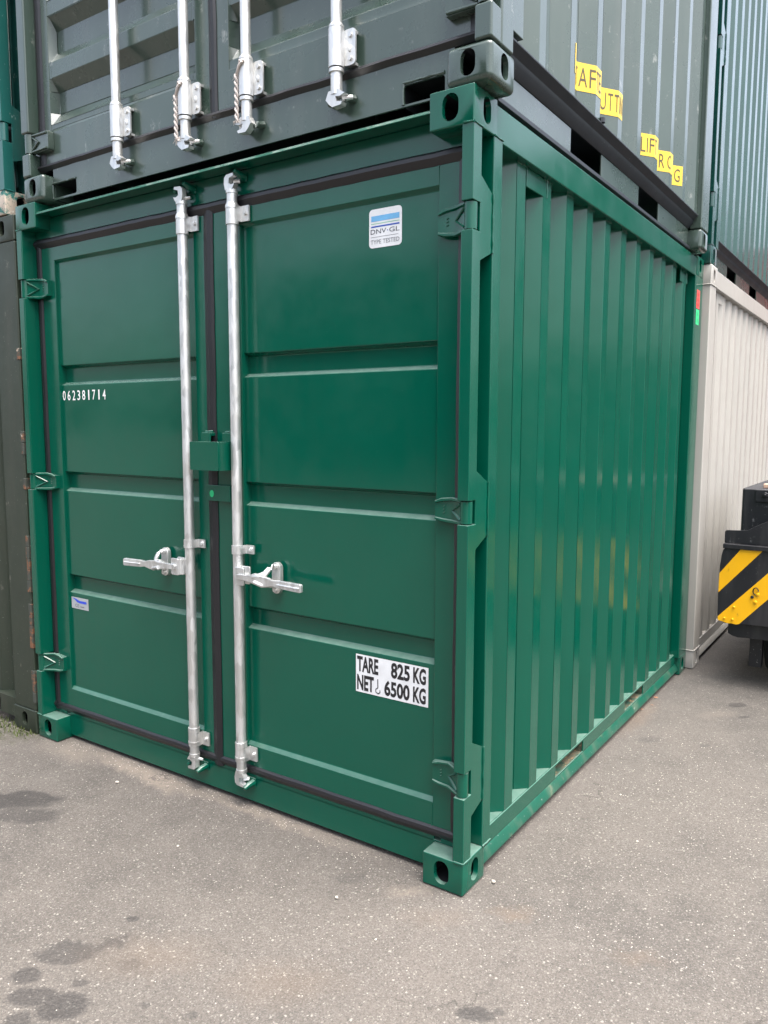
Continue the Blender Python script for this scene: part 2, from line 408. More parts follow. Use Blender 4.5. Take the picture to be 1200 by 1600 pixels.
# ------------------------------------------------------------------ ground
def ground():
    mb = MB(); n = 24; S = 12.0
    mb.box(-250, 250, -250, 250, -0.5, -0.003)
    o = mb.build('ground', 'asphalt', kind='structure')
ground()

# ------------------------------------------------------------------ the doored storage container (used for four of them)
HZ = [(.296, .372), (1.093, 1.161), (1.89, 1.966)]
GUS = [((.222, .452), (.250, .415)), ((1.016, 1.245), (1.052, 1.208)), ((1.814, 2.043), (1.847, 2.005))]
CAST = {}
def castings(root, mat, W, L, H, w_=.137, d=.137, h=.1, edge=.004, slot=((-.072, .052, .05, .072), (.075, .052, .045, .070)), flip_bottom_edges=False):
    key = (mat, w_, d, h, edge)
    if key not in CAST: CAST[key] = casting_mesh('corner_casting', w_, d, h, mat, edge, *slot)
    me = CAST[key]
    for z in (0, H - h):
        for sx, x in ((1, 0), (-1, -W)):
            for sy, y in ((1, 0), (-1, L)):
                o = link('corner_casting', me, root, loc=(x, y, z)); o.scale = (sx, sy, 1)

def corr(y0, per, n, y_start, y_end, xr, xv, ridge=.067, slope=.036):
    """(y, x) profile: ridges (outermost) begin at y0 + k*per"""
    p = [(y_start, xv)]
    for k in range(n):
        a = y0 + k * per
        p += [(a - slope, xv), (a, xr), (a + ridge, xr), (a + ridge + slope, xv)]
    p.append((y_end, xv))
    return p

def side_wall(root, mat, prof, z0, z1):
    mb = MB(); n = len(prof)
    for i in range(n - 1):
        (ya, xa), (yb, xb) = prof[i], prof[i + 1]
        if yb - ya < 1e-5: continue
        mb.quad((xa, ya, z0), (xb, yb, z0), (xb, yb, z1), (xa, ya, z1))
    me = mb.mesh('corrugated_wall', mat)
    bm = bmesh.new(); bm.from_mesh(me); bmesh.ops.remove_doubles(bm, verts=bm.verts, dist=1e-5); bm.to_mesh(me); bm.free()
    return link('corrugated_wall', me, root, bevel=.0022, segs=2)

def weld(mb, a, b, r=.0035, step=.012, m=0):
    a, b = Vector(a), Vector(b); L_ = (b - a).length; n = max(2, int(L_ / step))
    path = []; rs = []
    for i in range(n + 1):
        j = Vector((random.uniform(-1, 1), random.uniform(-1, 1), random.uniform(-1, 1))) * r * .22
        path.append(a.lerp(b, i / n) + j); rs.append(r * random.uniform(.7, 1.25))
    mb.tube(path, rs, 6, m)

def corner_post(root, mat, X, H):
    """J-shaped hinge post, X maps the right-hand build to either side"""
    zs = [.1] + [z for h in HZ for z in h] + [H - .097]
    for i in range(0, len(zs), 2):
        sb = MB(X); sb.prism([(-.0365, .003), (-.0335, .0005), (0, .0005), (0, .048), (-.0305, .048), (-.0305, .066), (-.0365, .066)], 'z', zs[i], zs[i + 1])
        sb.build('post_section', mat, root, bevel=.003, segs=2)
    mb = MB(X)
    mb.box(-.120, -.114, .0730, .176, .1, H - .097); mb.box(-.1135, -.0665, .0665, .0725, .1, H - .097)
    mb.box(-.066, -.0310, .0665, .0725, .1, H - .097)
    mb.box(-.112, -.001, .122, .176, .1, H - .097)
    for (i0, i1), (o0, o1) in GUS:
        gp = MB(X); gp.prism([(.0484, i0), (.1215, o0), (.1215, o1), (.0484, i1)], 'x', -.010, -.003)
        gp.build('gusset_plate', mat, root, bevel=.0015)
    mb.build('corner_post', mat, root, bevel=.003, segs=2)
    wb = MB(X)
    for (i0, i1), (o0, o1) in GUS:
        weld(wb, (-.001, .1225, o0), (-.001, .1225, o1))
    for z in (.1, H - .097):
        weld(wb, (-.030, -.0005, z), (.0005, -.0005, z), .003); weld(wb, (.0005, 0, z), (.0005, .05, z), .003); weld(wb, (0, .122, z), (0, .176, z), .003)
    wb.build('weld_bead', mat, root, smooth=60, kind='stuff')

def hinge(door, mat, X, z0, z1):
    """plate across the gasket with a chevron pressed into it and a knuckle in the post's opening"""
    mb = MB(X); zc = (z0 + z1) / 2; hh = (z1 - z0) / 2
    def P(x, z, t):                        # the plate leans out from the door to the knuckle
        y = .0555 if x < -.075 else .0555 + (x + .075) / (.075 - .022) * -.034
        return (x, y - t, z)
    out = [(-.134, zc - hh * .80), (-.075, zc - hh * .94), (-.022, zc - hh * .86), (-.022, zc + hh * .86), (-.075, zc + hh * .94), (-.134, zc + hh * .80)]
    vs = [P(x, z, 0) for x, z in out] + [P(x, z, .008) for x, z in out]
    vs = [(x, y + (.011 if i < 6 else 0), z) for i, (x, y, z) in enumerate(vs)]
    mb.raw(vs, [(0, 1, 4, 5), (1, 2, 3, 4), (6, 11, 10, 7), (7, 10, 9, 8)] + [(i, (i + 1) % 6, 6 + (i + 1) % 6, 6 + i) for i in range(6)])
    def rib(pts, r):
        mb.tube([P(x, z, .010) for x, z in pts], r, 6)
    rib([(-.132, zc + hh * .66), (-.110, zc + hh * .86), (-.075, zc + hh * .96), (-.028, zc + hh * .92)], [.004, .006, .006, .005])
    rib([(-.132, zc - hh * .72), (-.110, zc - hh * .86), (-.075, zc - hh * .94), (-.028, zc - hh * .90)], [.004, .006, .006, .005])
    rib([(-.034, zc + hh * .68), (-.075, zc), (-.034, zc - hh * .66)], .0045)
    for k in range(3): mb.tube([P(-.106, zc + (k - 1) * .009, .0085), P(-.100, zc + (k - 1) * .009 + .003, .0085)], .0018, 5)
    mb.tube([(-.017, .0215, z0 + .003), (-.017, .0215, z1 - .003)], .0175, 16)
    mb.build('hinge', mat, door, smooth=35)

def door_panel(door, mat, x0, x1, z0, z1, grooves, y=.077, deep=.100, slope=.012, endslope=None):
    prof = [(.0655, z1 + .001), (y, z1 - .010)]
    for g0, g1 in sorted(grooves, reverse=True):
        prof += [(y, g1), (deep, g1 - slope), (deep, g0 + slope), (y, g0)]
    prof += [(y, z0 + .012), (.0655, z0 - .001)]
    mb = MB(); mb.sheet(prof, 'x', x0, x1)
    me = mb.mesh('door_panel', mat)
    return link('door_panel', me, door, bevel=.0022, segs=2)

def gasket_run(mb, a, b, wdt, prot, ybase, horiz):
    """rounded rubber lip with a slight sag and kink"""
    a0, a1, c = a, b, wdt
    n = max(3, int(abs(a1 - a0) / .06)); secs = []
    for i in range(n + 1):
        t = a0 + (a1 - a0) * i / n
        jw = random.uniform(-.0012, .0012); jp = random.uniform(-.0010, .0010)
        k0, k1 = c[0] + jw, c[1] + jw; mid = (k0 + k1) / 2
        cs = [(k0, ybase + .012), (k0, ybase - prot * .15), (k0 + (k1 - k0) * .22, ybase - prot * .55 + jp), (mid, ybase - prot + jp), (k1 - (k1 - k0) * .20, ybase - prot * .80 + jp), (k1, ybase - prot * .25), (k1, ybase + .012)]
        secs.append([(t, y, k) if horiz else (k, y, t) for k, y in cs])
    vs = [p for s_ in secs for p in s_]; m_ = len(secs[0])
    fs = [(i * m_ + k, i * m_ + k + 1, (i + 1) * m_ + k + 1, (i + 1) * m_ + k) for i in range(n) for k in range(m_ - 1)]
    mb.raw(vs, fs)

def bar_with_cams(door, x, y, z0, z1, r, cl_top, cl_bot, flipx=1, tall=False, mats=('galv',)):
    mb = MB()
    mb.tube([(x, y, z0 + .075), (x, y, z1 - .075)], r, 20)
    for zz, sgn in ((z1, 1), (z0, -1)):
        def Z(d): return zz - sgn * d
        mb.tube([(x, y, Z(.150)), (x, y, Z(.132))], r * 1.22, 20)
        mb.tube([(x, y, Z(.098)), (x, y, Z(.090)), (x, y, Z(.080))], [r * 1.28, r * 1.28, r * 1.05], 20)
        mb.tube([(x, y, Z(.085)), (x, y, Z(.046))], r * .98, 20)
        mb.tube([(x, y, Z(.050)), (x, y, Z(.038))], r * 1.12, 20)
        # cam head: a claw of two prongs and a web
        f = flipx
        pts = [(x - f * .016, Z(.040)), (x + f * .014, Z(.042)), (x + f * .020, Z(.034)), (x + f * .026, Z(.024)), (x + f * .012, Z(.026)), (x + f * .000, Z(.020)), (x + f * .002, Z(.004)), (x + f * .022, Z(-.002)), (x + f * .020, Z(-.010)), (x - f * .010, Z(-.008)), (x - f * .019, Z(.000)), (x - f * .021, Z(.020))]
        mb.prism(pts, 'y', y - .015, y + .004)
        mb.tube([(x + f * .004, y + .004, Z(.012)), (x + f * .020, y + .018, Z(.010))], .007, 8)
        mb.tube([(x - f * .014, y + .004, Z(.030)), (x - f * .034, y + .010, Z(.028))], [.007, .005], 8)
    o = mb.build('locking_bar', list(mats), door, smooth=35)
    for zc in (cl_top, cl_bot):
        clamp(door, x, y, zc, r, .05)
    return o

def clamp(door, x, y, zc, r, h, wide=.034, name='bar_clamp'):
    mb = MB(); n = 14; ro = r + .0035
    ring = []
    for i in range(n + 1):                                     # half sleeve round the front of the bar, feet on the door
        a = math.pi + math.pi * i / n
        ring.append((x + ro * math.cos(a), y + ro * math.sin(a)))
    prof = [(x - ro, .062)] + ring + [(x + ro, .053), (x + ro + wide, .053)]
    back = [(x + ro + wide, .060), (x + ro - .004, .060)] + [(x + (ro - .0033) * math.cos(math.pi + math.pi * i / n), y + (ro - .0033) * math.sin(math.pi + math.pi * i / n)) for i in range(n, -1, -1)] + [(x - ro + .0033, .062)]
    mb.plate(prof + back, [], 'z', zc - h / 2, zc + h / 2)
    mb.tube([(x + ro + wide * .62, .0535, zc), (x + ro + wide * .62, .045, zc)], .0075, 6)
    mb.tube([(x + ro + wide * .62, .0460, zc), (x + ro + wide * .62, .043, zc)], .0035, 8)
    mb.build(name, 'galv', door, smooth=40)
    hb = MB(); hb.tube([(x - ro * .72, y - ro * .72, zc), (x - ro * .70 - .0008, y - ro * .70 - .0008, zc)], .0042, 10)
    hb.build('rivet_hole', 'ink', door)

def handle(door, x, f, zc):
    """f=+1: handle points to +x"""
    X = lambda v: (x + f * (v[0]), v[1], v[2])
    mb = MB(X)
    mb.box(.012, .028, .006, .040, zc - .028, zc + .030)
    mb.prism(rrect(.024, .062, zc - .030, zc + .032, .006), 'y', -.004, .002)
    mb.prism(rrect(.024, .062, zc - .030, zc + .032, .006), 'y', .026, .032)
    mb.box(.022, .030, -.003, .031, zc - .029, zc + .031)
    mb.tube([(.043, -.010, zc + .002), (.043, .030, zc + .002)], .008, 10)
    mb.build('handle_hub', 'galv', door, bevel=.0018)
    top = [(.038, .010), (.078, .011), (.098, .013), (.118, .021), (.150, .014), (.178, .012), (.200, .006), (.222, .0085), (.318, .0065), (.323, .003)]
    bot = [(.323, -.019), (.318, -.0215), (.222, -.0175), (.200, -.0135), (.170, -.020), (.140, -.021), (.110, -.014), (.078, -.009), (.038, -.009)]
    hb = MB(X); pl = [(a, zc + b) for a, b in top + bot]
    hb.plate(pl, [], 'y', -.014, -.002)
    hb.tube([(.222, -.016, zc - .005), (.316, -.016, zc - .0075)], .0035, 6)
    hb.build('handle', 'galv', door, bevel=.0035, segs=3)
    pb = MB(X)
    pb.plate(stadium(.160, zc, .038, .108), [], 'y', .050, .066)
    pb.tube([(.160, .052, zc + .040), (.160, .040, zc + .040)], .009, 6); pb.tube([(.160, .052, zc - .040), (.160, .040, zc - .040)], .009, 6)
    pb.box(.150, .172, .010, .052, zc - .026, zc - .020)
    pb.build('handle_plate', 'galv', door, bevel=.002)
    lb = MB(X)
    lb.tube([(.160, .036, zc + .042), (.158, .020, zc + .036), (.152, .004, zc + .020), (.138, -.008, zc + .012), (.112, -.010, zc + .008), (.100, -.008, zc + .002)], [.009, .010, .011, .011, .009, .006], 10, flat=.7)
    lb.tube([(.176, .020, zc - .018), (.150, -.012, zc - .016), (.120, -.016, zc - .008)], [.007, .008, .007], 8)
    lb.build('handle_catch', 'galv', door, smooth=50)

def simple_body(root, mat, W, L, H, roof=True, back=True):
    mb = MB()
    mb.box(-W + .06, -.07, L - .04, L - .02, .1, H - .1)
    mb.box(-W + .03, -W + .05, .18, L - .14, .1, H - .06)
    mb.build('rear_panel', mat, root)
    if roof:
        MB().box(-W + .06, -.062, .10, L - .02, H - .065, H - .055).build('roof', mat, root)
        MB().box(-W + .06, -.07, .12, L - .05, .118, .128).build('floor_plate', 'shade_in', root)
    rb = MB()
    rb.box(-W + .004, -W + .06, .137, L - .137, H - .105, H - .010)
    rb.box(-W + .02, -W + .06, .137, L - .137, .03, .118)
    rb.box(-W + .137, -.137, L - .06, L - .02, H - .1, H - .01)
    rb.box(-W + .137, -.137, L - .06, L - .02, .02, .12)
    rb.box(-W, -W + .05, L - .16, L, .1, H - .1)
    rb.build('rear_frame', mat, root, bevel=.004)

def side_structure(root, mat, W, L, H, per, y0, n, pockets, dirt='pocket', clips=(), mat_dark='shade_in', clip_far=True):
    yf0, yf1 = .176, L - .163
    pr = corr(y0, per, n, yf0 - .01, L - .05, -.027, -.069, .063, .038)
    side_wall(root, mat, pr, .112, H - .104)
    # top rail
    tb = MB(); tb.box(-.062, -.004, .1372, L - .1372, H - .105, H - .010)
    tb.build('top_rail', mat, root, bevel=.004)
    wb = MB()
    for k in range(n):
        a = y0 + k * per
        weld(wb, (-.027, a - .004, H - .1065), (-.027, a + .071, H - .1065), .0032)
    wb.build('weld_bead', mat, root, smooth=60, kind='stuff')
    # bottom rail: web with fork pockets, sloping foot
    wbm = MB()
    zt = .118
    wbm.plate(rect(.1372, L - .1372, .060, zt), [rect(a, b, .066, zt - .008) for a, b in pockets], 'x', -.030, -.024)
    wbm.box(-.078, -.0302, .1372, L - .1372, zt - .006, zt - .0002)
    wbm.build('bottom_rail', mat, root, bevel=.0022); wbm = MB()
    foot = [(-.030, .0598), (-.0235, .0598), (-.011, .036), (-.010, .024), (-.060, .024), (-.060, .031), (-.017, .031), (-.018, .036)]
    v = []
    wbm.raw([(x, y, z) for y in (.1372, L - .1372) for x, z in foot], [tuple(range(8)), tuple(range(15, 7, -1))] + [(i, (i + 1) % 8, 8 + (i + 1) % 8, 8 + i) for i in range(8)])
    wbm.build('rail_foot', 'green_dull' if mat == 'green' else mat, root, bevel=.0022)
    for a, b in pockets:
        pb = MB()
        pb.box(-.60, -.0305, a - .004, a, .062, zt - .006); pb.box(-.60, -.0305, b, b + .004, .062, zt - .006)
        pb.box(-.60, -.0305, a, b, .055, .062)
        pb.build('fork_pocket', dirt, root)
    for a, b in clips:
        MB().box(-.034, -.0265, a, b, H - .162, H - .1055).build('lashing_plate', mat, root, bevel=.002)
        c = MB(); weld(c, (-.0265, b, H - .160), (-.0265, b, H - .108), .003); c.build('weld_bead', mat, root, smooth=60)
    # rear post
    MB().box(-.050, -.0005, L - .163, L, .1, H - .1).build('rear_post', mat, root, bevel=.004)

# ------------------------------------------------------------------ 1. the new green container
W, L, H = 2.125, 2.640, 2.260
def main_green():
    g = thing('shipping_container', 'new glossy green container with closed double doors, standing on the asphalt in front', 'container', (0, 0, 0))
    R_ = lambda v: v
    Lm = lambda v: (-W - v[0], v[1], v[2])
    castings(g, 'green', W, L, H)
    for X in (R_, Lm): corner_post(g, 'green', X, H)
    simple_body(g, 'green', W, L, H)
    side_structure(g, 'green', W, L, H, .1993, .328, 11, [(.765, 1.055), (1.60, 1.883)], clips=[(.398, .555), (2.272, 2.392)])
    # front sill and header
    sb = MB(); sb.box(-W + .137, -.137, .067, .075, .014, .128); sb.box(-W + .06, -.06, .067, .20, .100, .106)
    sb.build('front_sill', 'green', g, bevel=.002)
    hb = MB(); hb.box(-W + .036, -.036, .067, .075, 2.105, 2.2085)
    hb.build('door_header', 'green', g)
    lb = MB(); lb.raw([(x, y, z) for x in (-W + .1372, -.1372) for y, z in ((.0015, 2.209), (.010, 2.2215), (.110, 2.2215), (.110, 2.212), (.008, 2.209))], [(0, 1, 2, 3, 4), (9, 8, 7, 6, 5)] + [(i, (i + 1) % 5, 5 + (i + 1) % 5, 5 + i) for i in range(5)]); lb.build('header_lip', 'green', g, bevel=.003)
    # gasket round and between the doors
    gb = MB()
    gasket_run(gb, -W + .038, -.038, (2.092, 2.131), .015, .066, True)
    gasket_run(gb, -W + .038, -.038, (.118, .150), .010, .066, True)
    gasket_run(gb, .118, 2.125, (-W + .038, -W + .074), .009, .066, False)
    gasket_run(gb, .118, 2.125, (-.078, -.038), .009, .066, False)
    gasket_run(gb, .112, 2.122, (-1.086, -1.040), .009, .064, False)
    gb.build('door_gasket', 'rubber', g, smooth=18)
    grooves = [(1.532, 1.613), (1.090, 1.172), (.652, .731)]
    doors = []
    for (x0, x1, p0, p1, X) in ((-2.056, -1.083, -1.966, -1.141, Lm), (-1.043, -.076, -.915, -.142, R_)):
        d = MB(); d.plate(rect(x0, x1, .146, 2.096), [rect(p0, p1, .226, 2.038)], 'y', .0650, .112)
        d = d.build('door', 'green', g, bevel=.0022)
        door_panel(d, 'green', p0, p1, .226, 2.038, grooves)
        cb = MB(); cb.box(x0 + .01, x1 - .01, .1125, .115, .16, 2.08); cb.build('door_lining', 'shade_in', d)
        for h in HZ: hinge(d, 'green', X, *h)
        doors.append(d)
    dl, dr = doors
    w_ = MB(); weld(w_, (-.143, .0650, 2.040), (-.143, .0650, 2.092), .0025); weld(w_, (-.143, .0650, .150), (-.143, .0650, .222), .0025)
    w_.build('weld_bead', 'green', dr, smooth=60, kind='stuff')
    for d, x, f in ((dl, -1.160, -1), (dr, -.917, 1)):
        bar_with_cams(d, x, .033, .094, 2.180, .0178, 2.066, .200, flipx=1 if f > 0 else -1)
        clamp(d, x, .033, .939, .0178, .030)
        handle(d, x, f, .853)
    # cam keepers welded on header and sill
    for x in (-1.160, -.917):
        for z, s_ in ((2.185, 1), (.090, -1)):
            k = MB()
            k.tube([(x + .030, .066, z), (x + .026, .040, z + .004 * s_), (x + .024, .020, z + .012 * s_)], [.014, .012, .007], 8)
            k.tube([(x - .032, .066, z), (x - .030, .042, z - .002 * s_), (x - .026, .024, z - .010 * s_)], [.012, .010, .006], 8)
            k.box(x - .040, x + .040, .060, .0668, z - .016, z + .016)
            k.build('cam_keeper', 'green', g, bevel=.002)
    # lock box and strap
    b = MB()
    b.plate(rrect(-1.083, -.944, 1.213, 1.311, .004), [], 'y', -.026, -.020)
    b.box(-1.083, -.944, -.0203, .030, 1.306, 1.311); b.box(-.949, -.944, -.0203, .052, 1.213, 1.3058); b.box(-1.083, -1.078, -.0203, .030, 1.213, 1.3058)
    b.build('lock_box', 'green', dr, bevel=.0035, segs=3)
    b = MB()
    for x0, x1 in ((-1.088, -1.044), (-.985, -.944)):
        b = MB(); b.box(x0, x1, .034, .040, 1.225, 1.342); b.box(x0, x1, .040, .0648, 1.330, 1.342); b.box(x0, x0 + .006, .040, .0648, 1.225, 1.3298)
        b.build('lock_bracket', 'green', dl, bevel=.002)
    wb = MB(); weld(wb, (-1.080, .050, 1.344), (-1.046, .050, 1.346), .005, .007); weld(wb, (-.983, .050, 1.344), (-.948, .050, 1.346), .005, .007); wb.build('weld_bead', 'green', dl, smooth=60, kind='stuff')
    b = MB(); b.box(-1.078, -.962, .045, .050, 1.100, 1.157); b.box(-.967, -.962, .0502, .0648, 1.100, 1.157)
    b.build('overlap_strap', 'green', dr, bevel=.0015)
    n = 20; b = MB(); b.plate([(-1.052 + .0105 * math.cos(2 * math.pi * i / n), 1.126 + .0125 * math.sin(2 * math.pi * i / n)) for i in range(n)], [], 'y', .0440, .0446)
    b.build('round_sticker', 'dot', dr)
    # stickers and lettering
    ys = .0765
    s = MB(); s.plate(rrect(-.390, -.273, 1.897, 2.009, .012), [], 'y', ys - .0005, ys)
    y1 = ys - .0010
    def bar(x0, x1, z0, z1, m): s.quad((x0, y1, z0), (x1, y1, z0), (x1, y1, z1), (x0, y1, z1), m)
    bar(-.382, -.281, 1.9735, 1.9895, 1); bar(-.382, -.281, 1.966, 1.968, 2); bar(-.382, -.281, 1.9565, 1.9605, 3)
    text_front(s, 'DNV', -.384, 1.9375, .056, .0135, y1, 4); text_front(s, 'GL', -.317, 1.9375, .036, .0135, y1, 4)
    bar(-.3245, -.3215, 1.9425, 1.9455, 3); bar(-.383, -.285, 1.928, 1.929, 5)
    text_front(s, 'TYPE TESTED', -.384, 1.908, .103, .0125, y1, 5)
    s.build('sticker', ['white', 'sky_blue', 'ink_green', 'navy', 'ink_grey', 'ink_pale'], dr, label='white sticker reading DNV GL TYPE TESTED under blue bars')
    s = MB(); s.plate(rect(-.440, -.168, .514, .638), [], 'y', ys - .0005, ys)
    hh = .051
    text_front(s, 'TARE', -.435, .582, .083, hh, y1, 1, .036); text_front(s, '825', -.304, .582, .070, hh, y1, 1, .036); text_front(s, 'KG', -.222, .582, .046, hh, y1, 1, .036)
    text_front(s, 'NET', -.435, .521, .066, hh, y1, 1, .036); text_front(s, '6500', -.329, .521, .095, hh, y1, 1, .036); text_front(s, 'KG', -.222, .521, .046, hh, y1, 1, .036)
    hk = [(-.354, .569), (-.3535, .541), (-.362, .534), (-.361, .525), (-.352, .521), (-.345, .527), (-.346, .534)]
    for a, b_ in zip(hk, hk[1:]):
        d_ = Vector((b_[0] - a[0], b_[1] - a[1])).normalized() * .0016; px, pz = -d_.y, d_.x
        s.quad((a[0] + px, y1, a[1] + pz), (a[0] - px, y1, a[1] - pz), (b_[0] - px, y1, b_[1] - pz), (b_[0] + px, y1, b_[1] + pz), 1)
    s.build('weight_sticker', ['white', 'ink'], dr, label='white sticker reading TARE 825 KG NET 6500 KG')
    s = MB()
    for i, ch in enumerate('062381714'):
        wdt = .019 if ch != '1' else .0075
        text_front(s, ch, -1.961 + i * .0332 + (.006 if ch == '1' else 0), 1.469, wdt, .040, ys - .0002, 0, .006)
    s.build('serial_number', 'paint_white', dl, kind='stuff', label='white stencilled number 062381714')
    s = MB(); s.plate(rect(-1.957, -1.841, .585, .634), [], 'y', ys - .0005, ys)
    s.raw([(x, y1, z) for x, z in [(-1.951, .630), (-1.925, .628), (-1.906, .622), (-1.903, .612), (-1.918, .614), (-1.930, .622)]], [tuple(range(6))], 1)
    s.raw([(x, y1, z) for x, z in rrect(-1.906, -1.853, .611, .621, .004)], [tuple(range(20))], 1)
    text_front(s, 'CE', -1.932, .592, .026, .014, y1, 2)
    s.raw([(x, y1, z) for x, z in rect(-1.896, -1.870, .594, .598)], [(0, 1, 2, 3)], 3)
    s.build('maker_plate', ['silver', 'royal', 'ink_grey', 'ink_pale'], dl, label='small silver plate with blue print and CE mark')
    # red and green tags on the rear post
    s = MB(); s.box(-.0004, .0004, 2.513, 2.577, 1.993, 2.088, 0); s.box(-.0004, .0004, 2.513, 2.577, 1.909, 1.987, 1)
    for k in range(3):
        s.box(.0004, .0008, 2.530, 2.560, 2.005 + k * .026, 2.019 + k * .026, 2); 
    for k in range(2):
        s.box(.0004, .0008, 2.534, 2.556, 1.920 + k * .034, 1.940 + k * .034, 3)
    s.build('inspection_tag', ['tag_red', 'tag_green', 'tag_red_ink', 'tag_green_ink'], g, label='red and green tag on the rear corner post')
main_green()

# ------------------------------------------------------------------ 2. the olive grey container on top
def upper_grey():
    OX, OZ = .045, 2.263
    g = thing('shipping_container', 'olive grey container with four galvanised locking bars, stacked on top of the new green one', 'container', (OX, .003, OZ))
    W2, L2, H2 = 2.111, 2.500, 2.260
    w_, d, h = .135, .150, .100
    castings(g, 'grey', W2, L2, H2, w_, d, h, .016, ((-.068, .052, .044, .068), (.080, .052, .045, .066)))
    def X(v): return v
    def XL(v): return (-W2 - v[0], v[1], v[2])
    HZ2 = [(.190, .268), (1.09, 1.17), (1.95, 2.03)]
    for xf in (X, XL):
        mb = MB(xf); zs = [.1] + [z for hz in HZ2 for z in hz] + [H2 - .1]
        for i in range(0, len(zs), 2):
            mb.box(-.052, -.0005, .001, .060, zs[i], zs[i + 1])
        mb.box(-.040, -.0005, .0605, .135, .1, H2 - .1); mb.box(-.060, -.0405, .0605, .075, .1, H2 - .1)
        mb.build('corner_post', 'grey', g, bevel=.012, segs=3)
        f = MB(xf); f.box(-.060, -.015, .1352, .226, .178, H2 - .1); f.build('post_flange', 'grey', g, bevel=.003)
    # front sill with two fork openings; z relative to the container
    sb = MB(); sb.plate(rect(-W2 + w_ + .0005, -w_ - .0005, .004, .126), [rrect(-1.978, -1.826, .012, .066, .008), rrect(-.300, -.165, .010, .062, .010)], 'y', .050, .058)
    sb.box(-W2 + w_, -w_, .0585, .20, .118, .126); sb.box(-W2 + .05, -.05, .060, .066, .1262, .16)
    sb.build('front_sill', 'grey', g, bevel=.0025)
    for a, b in ((-1.978, -1.826), (-.300, -.165)):
        fb = MB(); fb.box(a - .004, a, .0585, .6, .006, .070); fb.box(b, b + .004, .0585, .6, .006, .070); fb.box(a, b, .0585, .6, .068, .072); fb.box(a, b, .60, .604, .006, .072)
        fb.build('fork_pocket', 'shade_in', g)
        e = MB(); weld(e, (a, .049, .010), (a, .049, .066), .004); weld(e, (a, .049, .068), (b, .049, .068), .004); e.build('weld_bead', 'grey', g, smooth=60, kind='stuff')
    gb = MB()
    gasket_run(gb, -W2 + .045, -.045, (.124, .150), .016, .052, True)
    gasket_run(gb, .13, H2 - .12, (-W2 + .048, -W2 + .095), .010, .052, False)
    gasket_run(gb, .13, H2 - .12, (-.090, -.050), .010, .052, False)
    gasket_run(gb, .128, H2 - .12, (-1.075, -1.038), .010, .050, False)
    gb.build('door_gasket', 'rubber', g, smooth=18)
    MB().box(-W2 + .06, -.06, .050, .060, H2 - .125, H2 - .01).build('door_header', 'grey', g)
    recs = [(.297 + .232 * k, .470 + .232 * k) for k in range(7)]
    doors = []
    for (x0, x1, p0, p1, xf) in ((-W2 + .088, -1.068, -1.978, -1.145, XL), (-1.045, -.085, -.985, -.128, X)):
        dd = MB(); dd.plate(rect(x0, x1, .146, H2 - .13), [rect(p0, p1, .268, H2 - .18)], 'y', .050, .100)
        dd = dd.build('door', 'grey', g, bevel=.0025)
        prof = [(.0505, H2 - .179), (.053, H2 - .185)]
        for a, b in sorted(recs, reverse=True):
            prof += [(.053, b), (.088, b - .046), (.088, a + .046), (.053, a)]
        prof += [(.053, .274), (.0505, .267)]
        pb = MB()
        xm0, xm1 = p0 + .012, p1 - .012
        for i in range(len(prof) - 1):
            (ya, za), (yb, zb) = prof[i], prof[i + 1]
            pb.quad((xm0, ya, za), (xm1, ya, za), (xm1, yb, zb), (xm0, yb, zb))
            pb.quad((p0, .0525, za), (xm0, ya, za), (xm0, yb, zb), (p0, .0525, zb))
            pb.quad((xm1, ya, za), (p1, .0525, za), (p1, .0525, zb), (xm1, yb, zb))
        me = pb.mesh('door_panel', 'grey')
        bm = bmesh.new(); bm.from_mesh(me); bmesh.ops.remove_doubles(bm, verts=bm.verts, dist=1e-5); bm.to_mesh(me); bm.free()
        link('door_panel', me, dd, bevel=.003)
        MB().box(x0 + .01, x1 - .01, .1005, .103, .16, H2 - .14).build('door_lining', 'shade_in', dd)
        for hz in HZ2:
            hb = MB(xf); z0, z1 = hz; zc = (z0 + z1) / 2
            hb.prism(rrect(-.152, -.045, z0 + .002, z1 - .002, .008), 'y', .022, .049)
            hb.tube([(-.030, .022, z0 + .002), (-.030, .022, z1 - .002)], .020, 16)
            hb.tube([(-.052, .019, z1 - .016), (-.092, .019, zc), (-.052, .019, z0 + .016)], .0045, 6)
            hb.tube([(-.145, .019, z0 + .010), (-.050, .019, z0 + .008)], .005, 6); hb.tube([(-.145, .019, z1 - .010), (-.050, .019, z1 - .008)], .005, 6)
            hb.build('hinge', 'grey', dd, bevel=.002)
        doors.append(dd)
    for x, dd, f, rope in ((-1.519, doors[0], 1, False), (-1.157, doors[0], 1, True), (-.872, doors[1], -1, True), (-.510, doors[1], 1, False)):
        y = .012; r = .0165
        mb = MB()
        mb.tube([(x, y, .22), (x, y, H2 - .02)], r, 20)
        mb.tube([(x, y, .268), (x, y, .262), (x, y, .256)], [r * 1.1, r * 1.35, r * 1.35], 20)
        mb.tube([(x, y, .142), (x, y, .132)], r * 1.35, 20)
        mb.tube([(x, y, .140), (x, y, .070)], r * 1.05, 20)
        f_ = f
        pts = [(x - f_ * .020, .080), (x + f_ * .012, .084), (x + f_ * .028, .072), (x + f_ * .040, .066), (x + f_ * .022, .060), (x + f_ * .006, .062), (x + f_ * .010, .048), (x + f_ * .030, .044), (x + f_ * .026, .036), (x - f_ * .006, .034), (x - f_ * .018, .044), (x - f_ * .030, .058)]
        mb.prism(pts, 'y', y - .014, y + .010)
        mb.tube([(x + f_ * .020, y, .058), (x + f_ * .045, y + .020, .062)], [.010, .006], 8)
        mb.build('locking_bar', 'galv', dd, smooth=38)
        sl = MB()
        sl.tube([(x, y, .146), (x, y, .254)], r * 1.42, 20)
